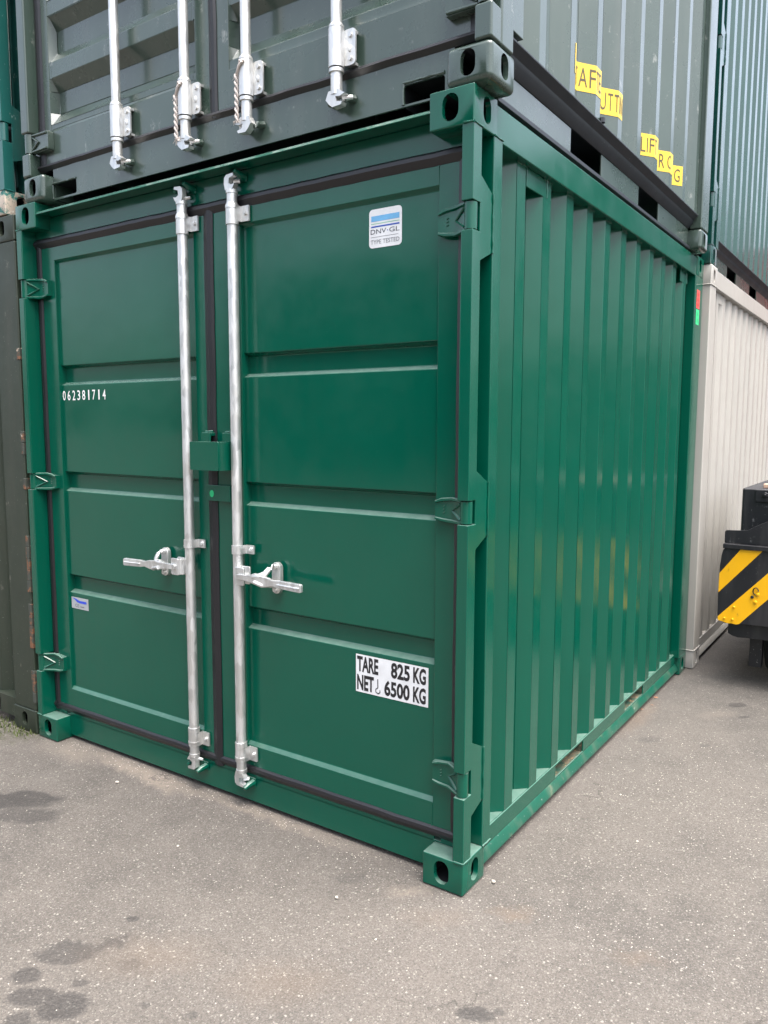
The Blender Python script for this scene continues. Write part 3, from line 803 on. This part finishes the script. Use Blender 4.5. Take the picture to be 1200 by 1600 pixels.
        sl.plate(rrect(x + .016, x + .060, .150, .250, .012), [], 'y', y + .012, y + .018)
        sl.box(x + .024, x + .052, y + .018, .0495, .152, .160); sl.box(x + .024, x + .052, y + .018, .0495, .240, .248)
        for zz in (.168, .232): sl.tube([(x + .042, y + .013, zz), (x + .042, y + .006, zz)], .007, 8)
        sl.tube([(x + .040, y + .011, .205), (x + .040, y + .011, .196), (x + .040, y + .011, .187)], [.003, .006, .003], 8)
        sl.build('bar_bracket', 'galv', dd, smooth=38)
        for sx in (-1, 1):
            kb = MB(); kb.tube([(x + sx * .036, .050, .064), (x + sx * .032, .030, .060), (x + sx * .028, .016, .050)], [.013, .011, .007], 8)
            kb.build('cam_keeper', 'grey', g, smooth=40)
        if rope:
            rb = MB(); random.seed(int(abs(x) * 1000))
            loop = [(x + .014, y - .025, .246), (x - .004, y - .028, .232), (x - .022, y - .020, .214), (x - .030, y - .006, .206)]
            rb.tube(loop, .0045, 7)
            rb.tube([(x + .012 * math.cos(a) - .002, y - .012 - .018 * abs(math.cos(a / 2)), .236 + .012 * math.sin(a)) for a in (0, .8, 1.6, 2.4)], .004, 6)
            for s_ in (-1, 1):
                pth = []
                for i in range(26):
                    t = i / 25; a = t * 22
                    pth.append((x - .026 + .0042 * s_ * math.cos(a), y - .018 + .0042 * s_ * math.sin(a), .214 - t * .142))
                rb.tube(pth, .0038, 6)
            for k in range(14):
                a = random.uniform(0, 6.28); z_ = .075 + random.uniform(-.006, .006) if k < 8 else .209
                rb.tube([(x - .026, y - .018, z_), (x - .026 + .016 * math.cos(a), y - .018 + .006 * math.sin(a), z_ - random.uniform(.0, .018))], [.0018, .0008], 4)
            rb.build('cord', 'rope', dd, smooth=60, label='pale frayed cord knotted round a locking bar')
    # rest of the body
    mb = MB(); mb.box(-W2 + .05, -.07, L2 - .04, L2 - .02, .1, H2 - .1); mb.box(-W2 + .03, -W2 + .05, .18, L2 - .14, .1, H2 - .06)
    mb.build('rear_panel', 'grey', g)
    MB().box(-W2 + .06, -.09, .10, L2 - .02, .130, .150).build('floor_plate', 'grey_dark', g)
    MB().box(-W2 + .06, -.09, .10, L2 - .02, H2 - .08, H2 - .06).build('roof', 'grey', g)
    # side wall and decal: profile in (y, x)
    y0, per, n = .361, .2415, 9
    pr = corr(y0, per, n, .21, L2 - .06, -.026, -.070, .050, .066)
    side_wall(g, 'grey', pr, .158, H2 - .1)
    # bottom side rail: lip, dark shelf, recessed web with fork openings, foot
    rail = MB()
    prof = [(-.019, .166), (-.019, .160), (-.040, .140), (-.044, .126), (-.063, .104), (-.070, .104), (-.072, .156), (-.074, .166)]
    rail.raw([(x, y, z) for y in (d + .001, L2 - d - .001) for x, z in prof], [tuple(range(8)), tuple(range(15, 7, -1))] + [(i, (i + 1) % 8, 8 + (i + 1) % 8, 8 + i) for i in range(8)])
    rail.build('side_rail_lip', 'grey_dark', g, bevel=.002)
    for a, b in ((d + .001, .728), (1.035, 1.50), (1.80, L2 - d - .001)):
        MB().box(-.071, -.065, a, b, .016, .1035).build('side_rail_web', 'grey', g, bevel=.0015)
    fb = MB(); fb.box(-.120, -.052, d + .001, L2 - d - .001, .002, .0155); fb.build('side_rail_foot', 'grey_dark', g, bevel=.0015)
    MB().box(-.50, -.49, .2, L2 - .2, .012, .125).build('shade_panel', 'shade_in', g)  # dark sheet standing in for the shade behind the fork openings
    MB().box(-.060, -.001, L2 - d, L2, .1, H2 - .1).build('rear_post', 'grey', g, bevel=.006)
    MB().box(-.062, -.010, d + .001, L2 - d - .001, H2 - .105, H2 - .01).build('top_rail', 'grey', g, bevel=.004)
    MB().tube([(-.022, .905, .166), (-.022, .905, .182)], .012, 8).build('drain_stub', 'grey_dark', g)
    # yellow decals follow the corrugation
    arc = [0.0]
    for a, b in zip(pr, pr[1:]): arc.append(arc[-1] + math.hypot(b[0] - a[0], b[1] - a[1]))
    def y_to_s(y):
        for i in range(len(pr) - 1):
            if pr[i][0] <= y <= pr[i + 1][0]:
                t = (y - pr[i][0]) / max(1e-9, pr[i + 1][0] - pr[i][0]); return arc[i] + t * (arc[i + 1] - arc[i])
    def s_to_p(s_, lift):
        for i in range(len(pr) - 1):
            if arc[i] <= s_ <= arc[i + 1]:
                t = (s_ - arc[i]) / max(1e-9, arc[i + 1] - arc[i])
                y = pr[i][0] + t * (pr[i + 1][0] - pr[i][0]); x = pr[i][1] + t * (pr[i + 1][1] - pr[i][1])
                dy, dx = pr[i + 1][0] - pr[i][0], pr[i + 1][1] - pr[i][1]; l_ = math.hypot(dy, dx)
                return (x + lift * dy / l_, y - lift * dx / l_)
        return (pr[-1][1], pr[-1][0])
    def decal(ya, yb, z0, z1, letters):
        bm = bmesh.new()
        sa, sb_ = y_to_s(ya), y_to_s(yb)
        def add(vs, fs, m, lift):
            t = bmesh.new(); vv = [t.verts.new((v[0], v[1], 0)) for v in vs]
            for f in fs:
                try: t.faces.new([vv[i] for i in f])
                except ValueError: pass
            for a in arc:
                if sa < a < sb_: bmesh.ops.bisect_plane(t, geom=t.verts[:] + t.edges[:] + t.faces[:], plane_co=(a, 0, 0), plane_no=(1, 0, 0), dist=1e-6)
            t.verts.index_update(); mp = {}
            for v in t.verts:
                x, y = s_to_p(v.co.x, lift); mp[v.index] = bm.verts.new((x, y, v.co.y))
            for f in t.faces:
                nf = bm.faces.new([mp[v.index] for v in f.verts]); nf.material_index = m
            t.free()
        add([(sa, z0), (sb_, z0), (sb_, z1), (sa, z1)], [(0, 1, 2, 3)], 0, .0012)
        for ch, yc, wd in letters:
            vs, fs = text2d(ch, wd, (z1 - z0) * .66, -.004)
            sc_ = y_to_s(yc) - wd / 2; zb = z0 + (z1 - z0) * .17
            add([(sc_ + a, zb + b) for a, b in vs], fs, 1, .0019)
        me = bpy.data.meshes.new('decal'); bm.to_mesh(me); bm.free()
        me.materials.append(M['decal_yellow']); me.materials.append(M['decal_ink'])
        return me
    def yk(k): return y0 + per * k
    R1, S1 = .050, .066
    m1 = decal(yk(1) + R1 - .008, yk(3) + R1 - .004, .243, .335, [('T', yk(2) - .076, .022), ('A', yk(2) - .046, .036), ('F', yk(2) - .012, .026), ('T', yk(2) + .012, .018), ('E', yk(2) + .034, .018), ('U', yk(3) - .058, .026), ('T', yk(3) - .030, .022), ('T', yk(3) - .006, .022), ('I', yk(3) + .014, .005), ('N', yk(3) + .032, .020)])
    link('warning_decal', m1, g, label='yellow strip of lettering following the corrugation, nearer the front')
    m2 = decal(yk(4) + R1 + .012, yk(7) - .004, .232, .320, [('L', yk(5) - .050, .024), ('I', yk(5) - .032, .005), ('F', yk(5) - .012, .024), ('T', yk(5) + .014, .022), ('E', yk(6) - .072, .022), ('R', yk(6) - .038, .030), ('C', yk(6) + .000, .028), ('G', yk(7) - .032, .034)])
    link('warning_decal', m2, g, label='yellow strip of lettering reading LIFT, nearer the rear')
upper_grey()

# ------------------------------------------------------------------ 3. dark olive container, lower left, side on
def left_olive():
    g = thing('shipping_container', 'old dark olive container with rust along its edge, on the ground at the far left', 'container', (-2.142, 0, 0))
    W3, H3, D3 = 6.0, 2.235, 2.4
    # seen from its corrugated flank, which runs away to the left
    castings(g, 'olive', W3, D3, H3, .175, .16, .105, .006, ((-.088, .056, .040, .064), (.08, .056, .045, .064)))
    for a, b in ((-.165, -.0005), (-W3, -W3 + .165)):
        mb = MB(); mb.box(a, b, .0015, .155, .105, H3 - .105); mb.build('corner_post', 'olive', g, bevel=.006)
    rb = MB(); n = 40
    for i in range(n):                                                   # rusty torn edge of the post
        z = .14 + i * .05
        if not (z < .85 and i not in (3, 4, 9) or i in (19, 22, 23, 30)): continue
        rb.box(-.016 - random.uniform(0, .006), .0012, -.0006, .05, z, z + .0495)
    rb.build('post_edge', 'rusty', g, bevel=.003, kind='stuff')
    prof = [(0, 0)]
    per = .22; xs = -.165; pts = []
    k = 0
    while xs - k * per > -W3 + .3:
        a = xs - k * per
        pts += [(a, .034), (a - .030, .070), (a - .125, .070), (a - .160, .034)]; k += 1
    pts.append((-W3 + .165, .034))
    sh = MB(); sh.sheet(pts, 'z', .125, H3 - .11)
    me = sh.mesh('corrugated_wall', 'olive'); link('corrugated_wall', me, g, bevel=.008, segs=3)
    b = MB(); b.plate(rect(-W3 + .175, -.1755, .040, .128), [rect(-2.0, -1.70, .0401 + .004, .110), rect(-.62, -.30, .0401 + .004, .110)] , 'y', .010, .018)
    b.box(-W3 + .175, -.1755, .0182, .08, .121, .128)
    b.build('bottom_rail', 'olive', g, bevel=.002)
    MB().box(-W3 + .175, -.1755, .004, .06, H3 - .115, H3 - .02).build('top_rail', 'olive', g, bevel=.004)
    c = MB(); c.box(-W3 + .05, -.03, .09, D3 - .1, .13, H3 - .06); c.build('body_shell', 'olive', g)
left_olive()

# ------------------------------------------------------------------ 4. scuffed teal container, upper left
def upper_teal():
    g = thing('shipping_container', 'scuffed teal container with a chafed bare corner, stacked at the upper left', 'container', (-2.192, -.002, 2.240))
    W4, L4, H4 = 2.125, 2.64, 2.26
    castings(g, 'chafed', W4, L4, H4)
    for X in (lambda v: v, lambda v: (-W4 - v[0], v[1], v[2])): corner_post(g, 'teal', X, H4)
    for h in HZ: hinge(g, 'teal', lambda v: v, *h)
    simple_body(g, 'teal', W4, L4, H4)
    side_structure(g, 'teal', W4, L4, H4, .1993, .328, 11, [(.8, 1.05), (1.6, 1.88)])
    d = MB(); d.box(-2.05, -.076, .065, .11, .146, 2.096); d = d.build('door', 'teal', g)
    sb = MB(); sb.box(-W4 + .137, -.137, .067, .075, .014, .128); sb.box(-W4 + .036, -.036, .067, .075, 2.105, 2.21); sb.build('front_sill', 'teal', g)
    gb = MB(); gasket_run(gb, .118, 2.125, (-.078, -.038), .009, .066, False); gb.build('door_gasket', 'rubber', g, smooth=18)
upper_teal()

# ------------------------------------------------------------------ 5. beige container behind, 6. green one on it
def right_beige():
    g = thing('shipping_container', 'pale beige container on the ground behind the new green one, corrugated side showing', 'container', (.036, 2.662, 0))
    W5, L5, H5 = 2.16, 6.0, 2.240
    castings(g, 'beige', W5, L5, H5, .137, .150, .105, .005)
    for a, b in ((-.13, -.0005), (-W5, -W5 + .13)):
        mb = MB(); mb.box(a, b, .0015, .138, .105, H5 - .105); mb.build('corner_post', 'beige', g, bevel=.006)
    wb = MB()
    for z in (.105, H5 - .105):
        weld(wb, (-.130, -.0008, z), (.0005, -.0008, z), .004); weld(wb, (.0005, 0, z), (.0005, .138, z), .004)
    wb.build('weld_bead', 'beige', g, smooth=60, kind='stuff')
    MB().box(-W5 + .13, -.13, .05, .06, .02, H5 - .02).build('end_panel', 'beige', g)
    simple_body(g, 'beige', W5, L5, H5)
    side_structure(g, 'beige', W5, L5, H5, .190, .278, 29, [(1.0, 1.3), (3.6, 3.9)], dirt='shade_in', clips=[(.330, .440)])
right_beige()

def upper_green():
    g = thing('shipping_container', 'green container with finely corrugated side, stacked on the beige one at the upper right', 'container', (.030, 2.655, 2.244))
    W6, L6, H6 = 2.125, 6.0, 2.26
    castings(g, 'green_far', W6, L6, H6)
    for X in (lambda v: v, lambda v: (-W6 - v[0], v[1], v[2])): corner_post(g, 'green_far', X, H6)
    for h in HZ: hinge(g, 'green_far', lambda v: v, *h)
    simple_body(g, 'green_far', W6, L6, H6)
    MB().box(-W6 + .13, -.13, .05, .06, .02, H6 - .02).build('end_panel', 'green_far', g)
    pr = corr(.270, .186, 30, .166, L6 - .05, -.028, -.064)
    side_wall(g, 'green_far', pr, .154, H6 - .104)
    MB().box(-.062, -.004, .1372, L6 - .1372, H6 - .105, H6 - .010).build('top_rail', 'green_far', g, bevel=.004)
    rail = MB(); prof = [(-.010, .162), (-.010, .156), (-.030, .136), (-.034, .122), (-.052, .104), (-.059, .104), (-.062, .152), (-.064, .162)]
    rail.raw([(x, y, z) for y in (.138, L6 - .138) for x, z in prof], [tuple(range(8)), tuple(range(15, 7, -1))] + [(i, (i + 1) % 8, 8 + (i + 1) % 8, 8 + i) for i in range(8)])
    rail.build('side_rail_lip', 'grey_dark', g, bevel=.002)
    for a, b in ((.138, .70), (.98, 1.46), (1.74, 3.6), (3.9, L6 - .138)): MB().box(-.060, -.054, a, b, .016, .1035).build('side_rail_web', 'grey', g)
    MB().box(-.110, -.042, .138, L6 - .138, .002, .0155).build('side_rail_foot', 'grey_dark', g)
    q = MB(); q.box(-.7, -.69, .3, L6 - .2, .012, .12); q.build('shade_panel', 'shade_in', g)  # dark sheet in place of the deep shade under the floor
    MB().box(-.050, -.0005, L6 - .163, L6, .1, H6 - .1).build('rear_post', 'green_far', g, bevel=.004)
upper_green()

# ------------------------------------------------------------------ black vehicle with the yellow chevrons, right edge
def vehicle():
    g = thing('yard_truck', 'black yard truck with yellow diagonal warning stripes on its rear corner, at the right edge', 'truck', (.195, 2.45, 0))
    def P(pts): return [(x - .195, z) for x, z in pts]
    # plate outline (x, z), nibbled at its lower corner
    out = P([(.194, .350), (.215, .347), (.232, .340), (.262, .343), (.290, .341), (.300, .346), (1.55, .360), (1.55, .742), (.212, .738), (.204, .728), (.198, .70), (.192, .64), (.190, .50), (.191, .40)])
    MB().plate(out, [], 'y', 0, .012).build('warning_plate', 'black', g, bevel=.002)
    st = [[(.1915, .500), (.1925, .604), (.289, .7375), (.392, .7375), (.201, .512)], [(.1955, .352), (.194, .372), (.424, .628), (.53, .742), (.633, .742), (.430, .493), (.300, .345), (.285, .3405), (.262, .3435), (.245, .341), (.232, .3445), (.214, .349)],
          [(.55, .357), (.445, .355), (.80, .742), (.90, .742)], [(.86, .357), (.755, .357), (1.11, .742), (1.21, .742)], [(1.17, .357), (1.065, .357), (1.42, .742), (1.52, .742)]]
    for s_ in st: MB().plate(P(s_), [], 'y', -.0012, -.0002).build('warning_stripe', 'yellow', g)
    b = MB(); b.box(.009, 1.355, -.010, .05, .7385, .763); b.build('top_flange', 'black', g, bevel=.003)
    MB().plate(P([(.205, .764), (.205, .822), (.212, .831), (.313, .836), (.345, .858), (.407, .890), (.60, .98), (1.55, .98), (1.55, .764)]), [], 'y', .020, .030).build('guard_plate', 'black', g, bevel=.002)
    t = MB(); t.box(.045, 1.355, .25, 1.25, .55, 1.040); t.build('tank', 'black', g, bevel=.012, segs=3)
    t = MB(); t.box(.112, .60, .238, .2495, .968, 1.034); t.tube([(.162, .238, 1.008), (.162, .224, 1.008)], .016, 6); t.tube([(.162, .226, 1.008), (.162, .216, 1.008)], .008, 8); t.build('latch_plate', 'black', g, bevel=.003)
    MB().box(.140, .60, .30, .36, 1.0405, 1.062).build('timber_block', 'wood', g, bevel=.003)
    for bx, bz, br in ((.372, .472, .009), (.356, .496, .008), (.382, .512, .009), (.272, .432, .006), (.228, .368, .005), (.268, .366, .006)):
        q = MB(); q.tube([(bx - .195, -.001, bz), (bx - .195, -.007, bz), (bx - .195, -.009, bz)], [br, br, br * .6], 8); q.build('bolt_head', 'yellow' if bz < .48 or bx > .37 else 'black', g, smooth=40)
    q = MB(); q.tube([(.372 - .195 + .013 * math.cos(a), -.006 - .003 * math.sin(a), .528 + .019 * math.sin(a)) for a in [k * .57 for k in range(11)]], .0028, 6); q.build('shackle_ring', 'black', g, smooth=60)
    u = MB(); u.plate(P([(.240, .338), (.241, .280), (.262, .268), (.290, .262), (.330, .266), (1.50, .266), (1.50, .338)]), [], 'y', .04, .10); u.build('under_bracket', 'black', g, bevel=.002)
    MB().box(.142, .204, .12, .18, .095, .262).build('stabiliser_leg', 'black', g, bevel=.003)
    c = MB(); c.box(.10, 1.30, .013, 2.4, .345, .54); c.build('chassis', 'black', g)
    rv = []
    for x0, x1 in ((.185, .43), (1.0, 1.25)):
        w_ = MB(); n = 36; secs = [(x0, .17), (x0 + .015, .225), (x0 + .04, .245), (x1 - .04, .245), (x1 - .015, .225), (x1, .17)]
        for s_, (xx, rr) in enumerate(secs):
            for k in range(n):
                a = 2 * math.pi * k / n; w_.v.append((xx, .44 + rr * math.cos(a), .243 + rr * math.sin(a)))
        for s_ in range(5):
            for k in range(n):
                j = (k + 1) % n; w_.f.append((s_ * n + k, s_ * n + j, (s_ + 1) * n + j, (s_ + 1) * n + k)); w_.m.append(0)
        w_.f += [tuple(range(n)), tuple(5 * n + k for k in range(n))]; w_.m += [0, 0]
        o = w_.build('wheel', 'tyre', g, smooth=40)
        r = MB(); r.tube([(x0 - .004, .44, .243), (x0 + .03, .44, .243)], .11, 20); r.build('wheel_rim', 'black', o)
vehicle()

# ------------------------------------------------------------------ unseen containers, added to shape reflections and block low sky
def unseen_box(x0, y0, lx, ly, h, mat, label, z=0):
    g = thing('shipping_container', label, 'container', (x0, y0, z))
    b = MB(); per = .28
    def wall(p0, p1, nrm):
        p0, p1 = Vector(p0), Vector(p1); L_ = (p1 - p0).length; d = (p1 - p0) / L_; nn = Vector(nrm); pts = []; s_ = 0
        while s_ + per < L_:
            for a, dep in ((0, 0), (.07, 0), (.14, .036), (.21, .036)):
                q = p0 + d * (s_ + a) - nn * dep; pts.append((q.x, q.y))
            s_ += per
        pts.append((p1.x, p1.y)); b.sheet(pts, 'z', .12, h - .1)
    wall((.05, 0.01), (lx - .05, 0.01), (0, -1)); wall((.05, ly - .01), (lx - .05, ly - .01), (0, 1)); wall((0.01, .05), (0.01, ly - .05), (-1, 0)); wall((lx - .01, .05), (lx - .01, ly - .05), (1, 0))
    b.build('corrugated_wall', mat, g)
    f = MB()
    for x in (0, lx - .15):
        for y in (0, ly - .15): f.box(x, x + .15, y, y + .15, 0, h)
    for z in (.02, h - .12):
        f.box(.15, lx - .15, 0, .06, z, z + .1); f.box(.15, lx - .15, ly - .06, ly, z, z + .1); f.box(0, .06, .15, ly - .15, z, z + .1); f.box(lx - .06, lx, .15, ly - .15, z, z + .1)
    f.box(.05, lx - .05, .05, ly - .05, h - .06, h - .04)
    f.build('frame', mat, g)
unseen_box(1.9, 8.4, 2.4, 6.0, 2.5, 'olive', 'added unseen dark olive container for reflections, further along the yard on the right, lower one of its stack')
unseen_box(1.1, 16.0, 2.4, 6.0, 2.5, 'red', 'added unseen faded red container for a red reflection, at the far end of the yard, lower one of its stack')
unseen_box(1.1, 16.0, 2.4, 6.0, 2.5, 'red', 'added unseen faded red container for a red reflection, at the far end of the yard, upper one of its stack', z=2.505)
unseen_box(1.9, 8.4, 2.4, 6.0, 2.5, 'green_far', 'added unseen dark green container for reflections, further along the yard on the right, on top of the olive one', z=2.505)
unseen_box(8.0, -4.5, 2.4, 6.0, 2.5, 'beige', 'added unseen pale beige container for reflections, standing across the yard beside the photographer')
unseen_box(-7.0, -15.5, 6.0, 2.4, 2.5, 'grey', 'added unseen olive grey container blocking low sky, standing across the yard behind the photographer')
unseen_box(0.5, -15.7, 6.0, 2.4, 2.5, 'green_far', 'added unseen dark green container blocking low sky, standing across the yard behind the photographer')
unseen_box(-7.1, -15.5, 6.0, 2.4, 2.5, 'olive', 'added unseen dark olive container blocking low sky, on top of the grey one behind the photographer', z=2.505)
unseen_box(0.3, -15.7, 6.0, 2.4, 2.5, 'grey', 'added unseen olive grey container blocking low sky, on top of the dark green one behind the photographer', z=2.505)
unseen_box(-13.5, -14.9, 6.0, 2.4, 2.5, 'green_far', 'added unseen dark green container blocking low sky, at the far left end of the row behind the photographer')
unseen_box(-13.6, -14.9, 6.0, 2.4, 2.5, 'green_far', 'added unseen dark green container blocking low sky, stacked at the far left end of the row behind the photographer', z=2.505)

# ------------------------------------------------------------------ small things on the asphalt
def stones():
    rs = random.Random(3); meshes = []
    for k in range(4):
        bm = bmesh.new(); bmesh.ops.create_icosphere(bm, subdivisions=1, radius=1)
        for v in bm.verts: v.co *= rs.uniform(.72, 1.2); v.co.z *= .62
        me = bpy.data.meshes.new('loose_stone'); bm.to_mesh(me); bm.free(); me.materials.append(M['stone']); meshes.append(me)
    spots = [s_ for s_ in [(.042, .12, .011), (-.30, -.21, .008), (-1.45, -.10, .009), (.33, .60, .007), (-.52, -.55, .010), (.42, .9, .007), (.52, .55, .006), (.18, .9, .006), (-.62, -.42, .006), (.36, .1, .006), (-.9, -.28, .006), (.62, .35, .006), (-.1, -.3, .005), (.25, 1.35, .008)]]
    keep = (0, 1, 2, 3, 7, 10, 12)
    STONE_AT = ['pale chip of stone lying right beside the near corner casting', 'small tan stone on the asphalt before the right door', 'pale stone a little out from the left end of the front sill', 'pale stone out to the right of the side wall',
                'pale stone in the open asphalt right of the dark oil spots', 'pale stone to the right of the first fork pocket', 'pale stone furthest to the right in the open asphalt', 'tiny pale stone out from the first fork pocket',
                'tiny pale stone above the small round oil spot', 'tiny pale stone in the lower right of the asphalt', 'tiny pale stone before the middle of the front sill', 'tiny pale stone at the right edge of the picture',
                'tiny pale stone just in front of the near corner casting', 'small pale stone between the two fork pockets of the side rail']
    for i, (x, y, r) in enumerate(spots):
        if i not in keep: continue
        r *= .75
        o = bpy.data.objects.new('loose_stone', meshes[i % 4]); COL.objects.link(o); o.location = (x, y, r * .45); o.scale = (r, r * rs.uniform(.7, 1), r); o.rotation_euler = (0, 0, rs.uniform(0, 6))
        o['label'] = STONE_AT[i]; o['category'] = 'stone'; o['group'] = 'loose stones on the asphalt'
    for i, (x, y, r) in enumerate([(-.004, 2.05, .011), (.012, 1.93, .010), (-.012, 1.84, .009)]):
        b = MB(); pts = [(r * math.cos(a) * rs.uniform(.7, 1.2), r * .6 * math.sin(a) * rs.uniform(.7, 1.2), rs.uniform(0, .006)) for a in [k * .9 for k in range(7)]]
        b.raw([(0, 0, .004)] + pts, [(0, k + 1, (k + 1) % 7 + 1) for k in range(7)])
        o = b.build('dry_leaf', 'leaf'); o.location = (x, y, .002)
        o['label'] = ['dry orange leaf scrap by the side rail, the furthest back of three', 'dry orange leaf scrap by the side rail, the middle one of three', 'dry orange leaf scrap by the side rail, the nearest of three'][i]; o['category'] = 'leaf'; o['group'] = 'leaf scraps by the side rail'
    # grit: sub-centimetre chips proud of the surface
    b = MB(); base = [(1, 0, 0), (0, 1, 0), (-1, 0, 0), (0, -1, 0), (0, 0, .8)]
    for k in range(1300):
        y = rs.uniform(-1.25, 1.6) if k < 1000 else rs.gauss(.03, .03); x = rs.uniform(-2.0, 1.2) if k < 1000 else rs.uniform(-1.95, -.15)
        if x < .0 and y > .06: x = rs.uniform(.03, .9)
        r = rs.uniform(.0008, .0022); a = rs.uniform(0, 6.28); ca, sa = math.cos(a), math.sin(a)
        b.raw([(x + r * (p[0] * ca - p[1] * sa), y + r * (p[0] * sa + p[1] * ca) * .8, -.003 + r * p[2] * 1.2 + .0004) for p in base], [(0, 1, 4), (1, 2, 4), (2, 3, 4), (3, 0, 4)])
    o = b.build('grit', 'stone', kind='stuff')
    o['label'] = 'pale grit scattered over the asphalt'; o['category'] = 'grit'
    b = MB()
    for k in range(420):
        x = rs.uniform(-2.75, -2.14); y = rs.gauss(-.02, .03); h = rs.uniform(.004, .020) * (1.6 if x < -2.35 else 1); a = rs.uniform(0, 6.28); dx, dy = math.cos(a) * .003, math.sin(a) * .003
        l1, l2 = rs.uniform(-.01, .01), rs.uniform(-.01, .01)
        b.raw([(x - dx, y - dy, -.003), (x + dx, y + dy, -.003), (x + l1, y + l2, h)], [(0, 1, 2)])
    o = b.build('moss', 'moss', kind='stuff'); o['label'] = 'moss and weeds along the foot of the dark olive container'; o['category'] = 'moss'
stones()
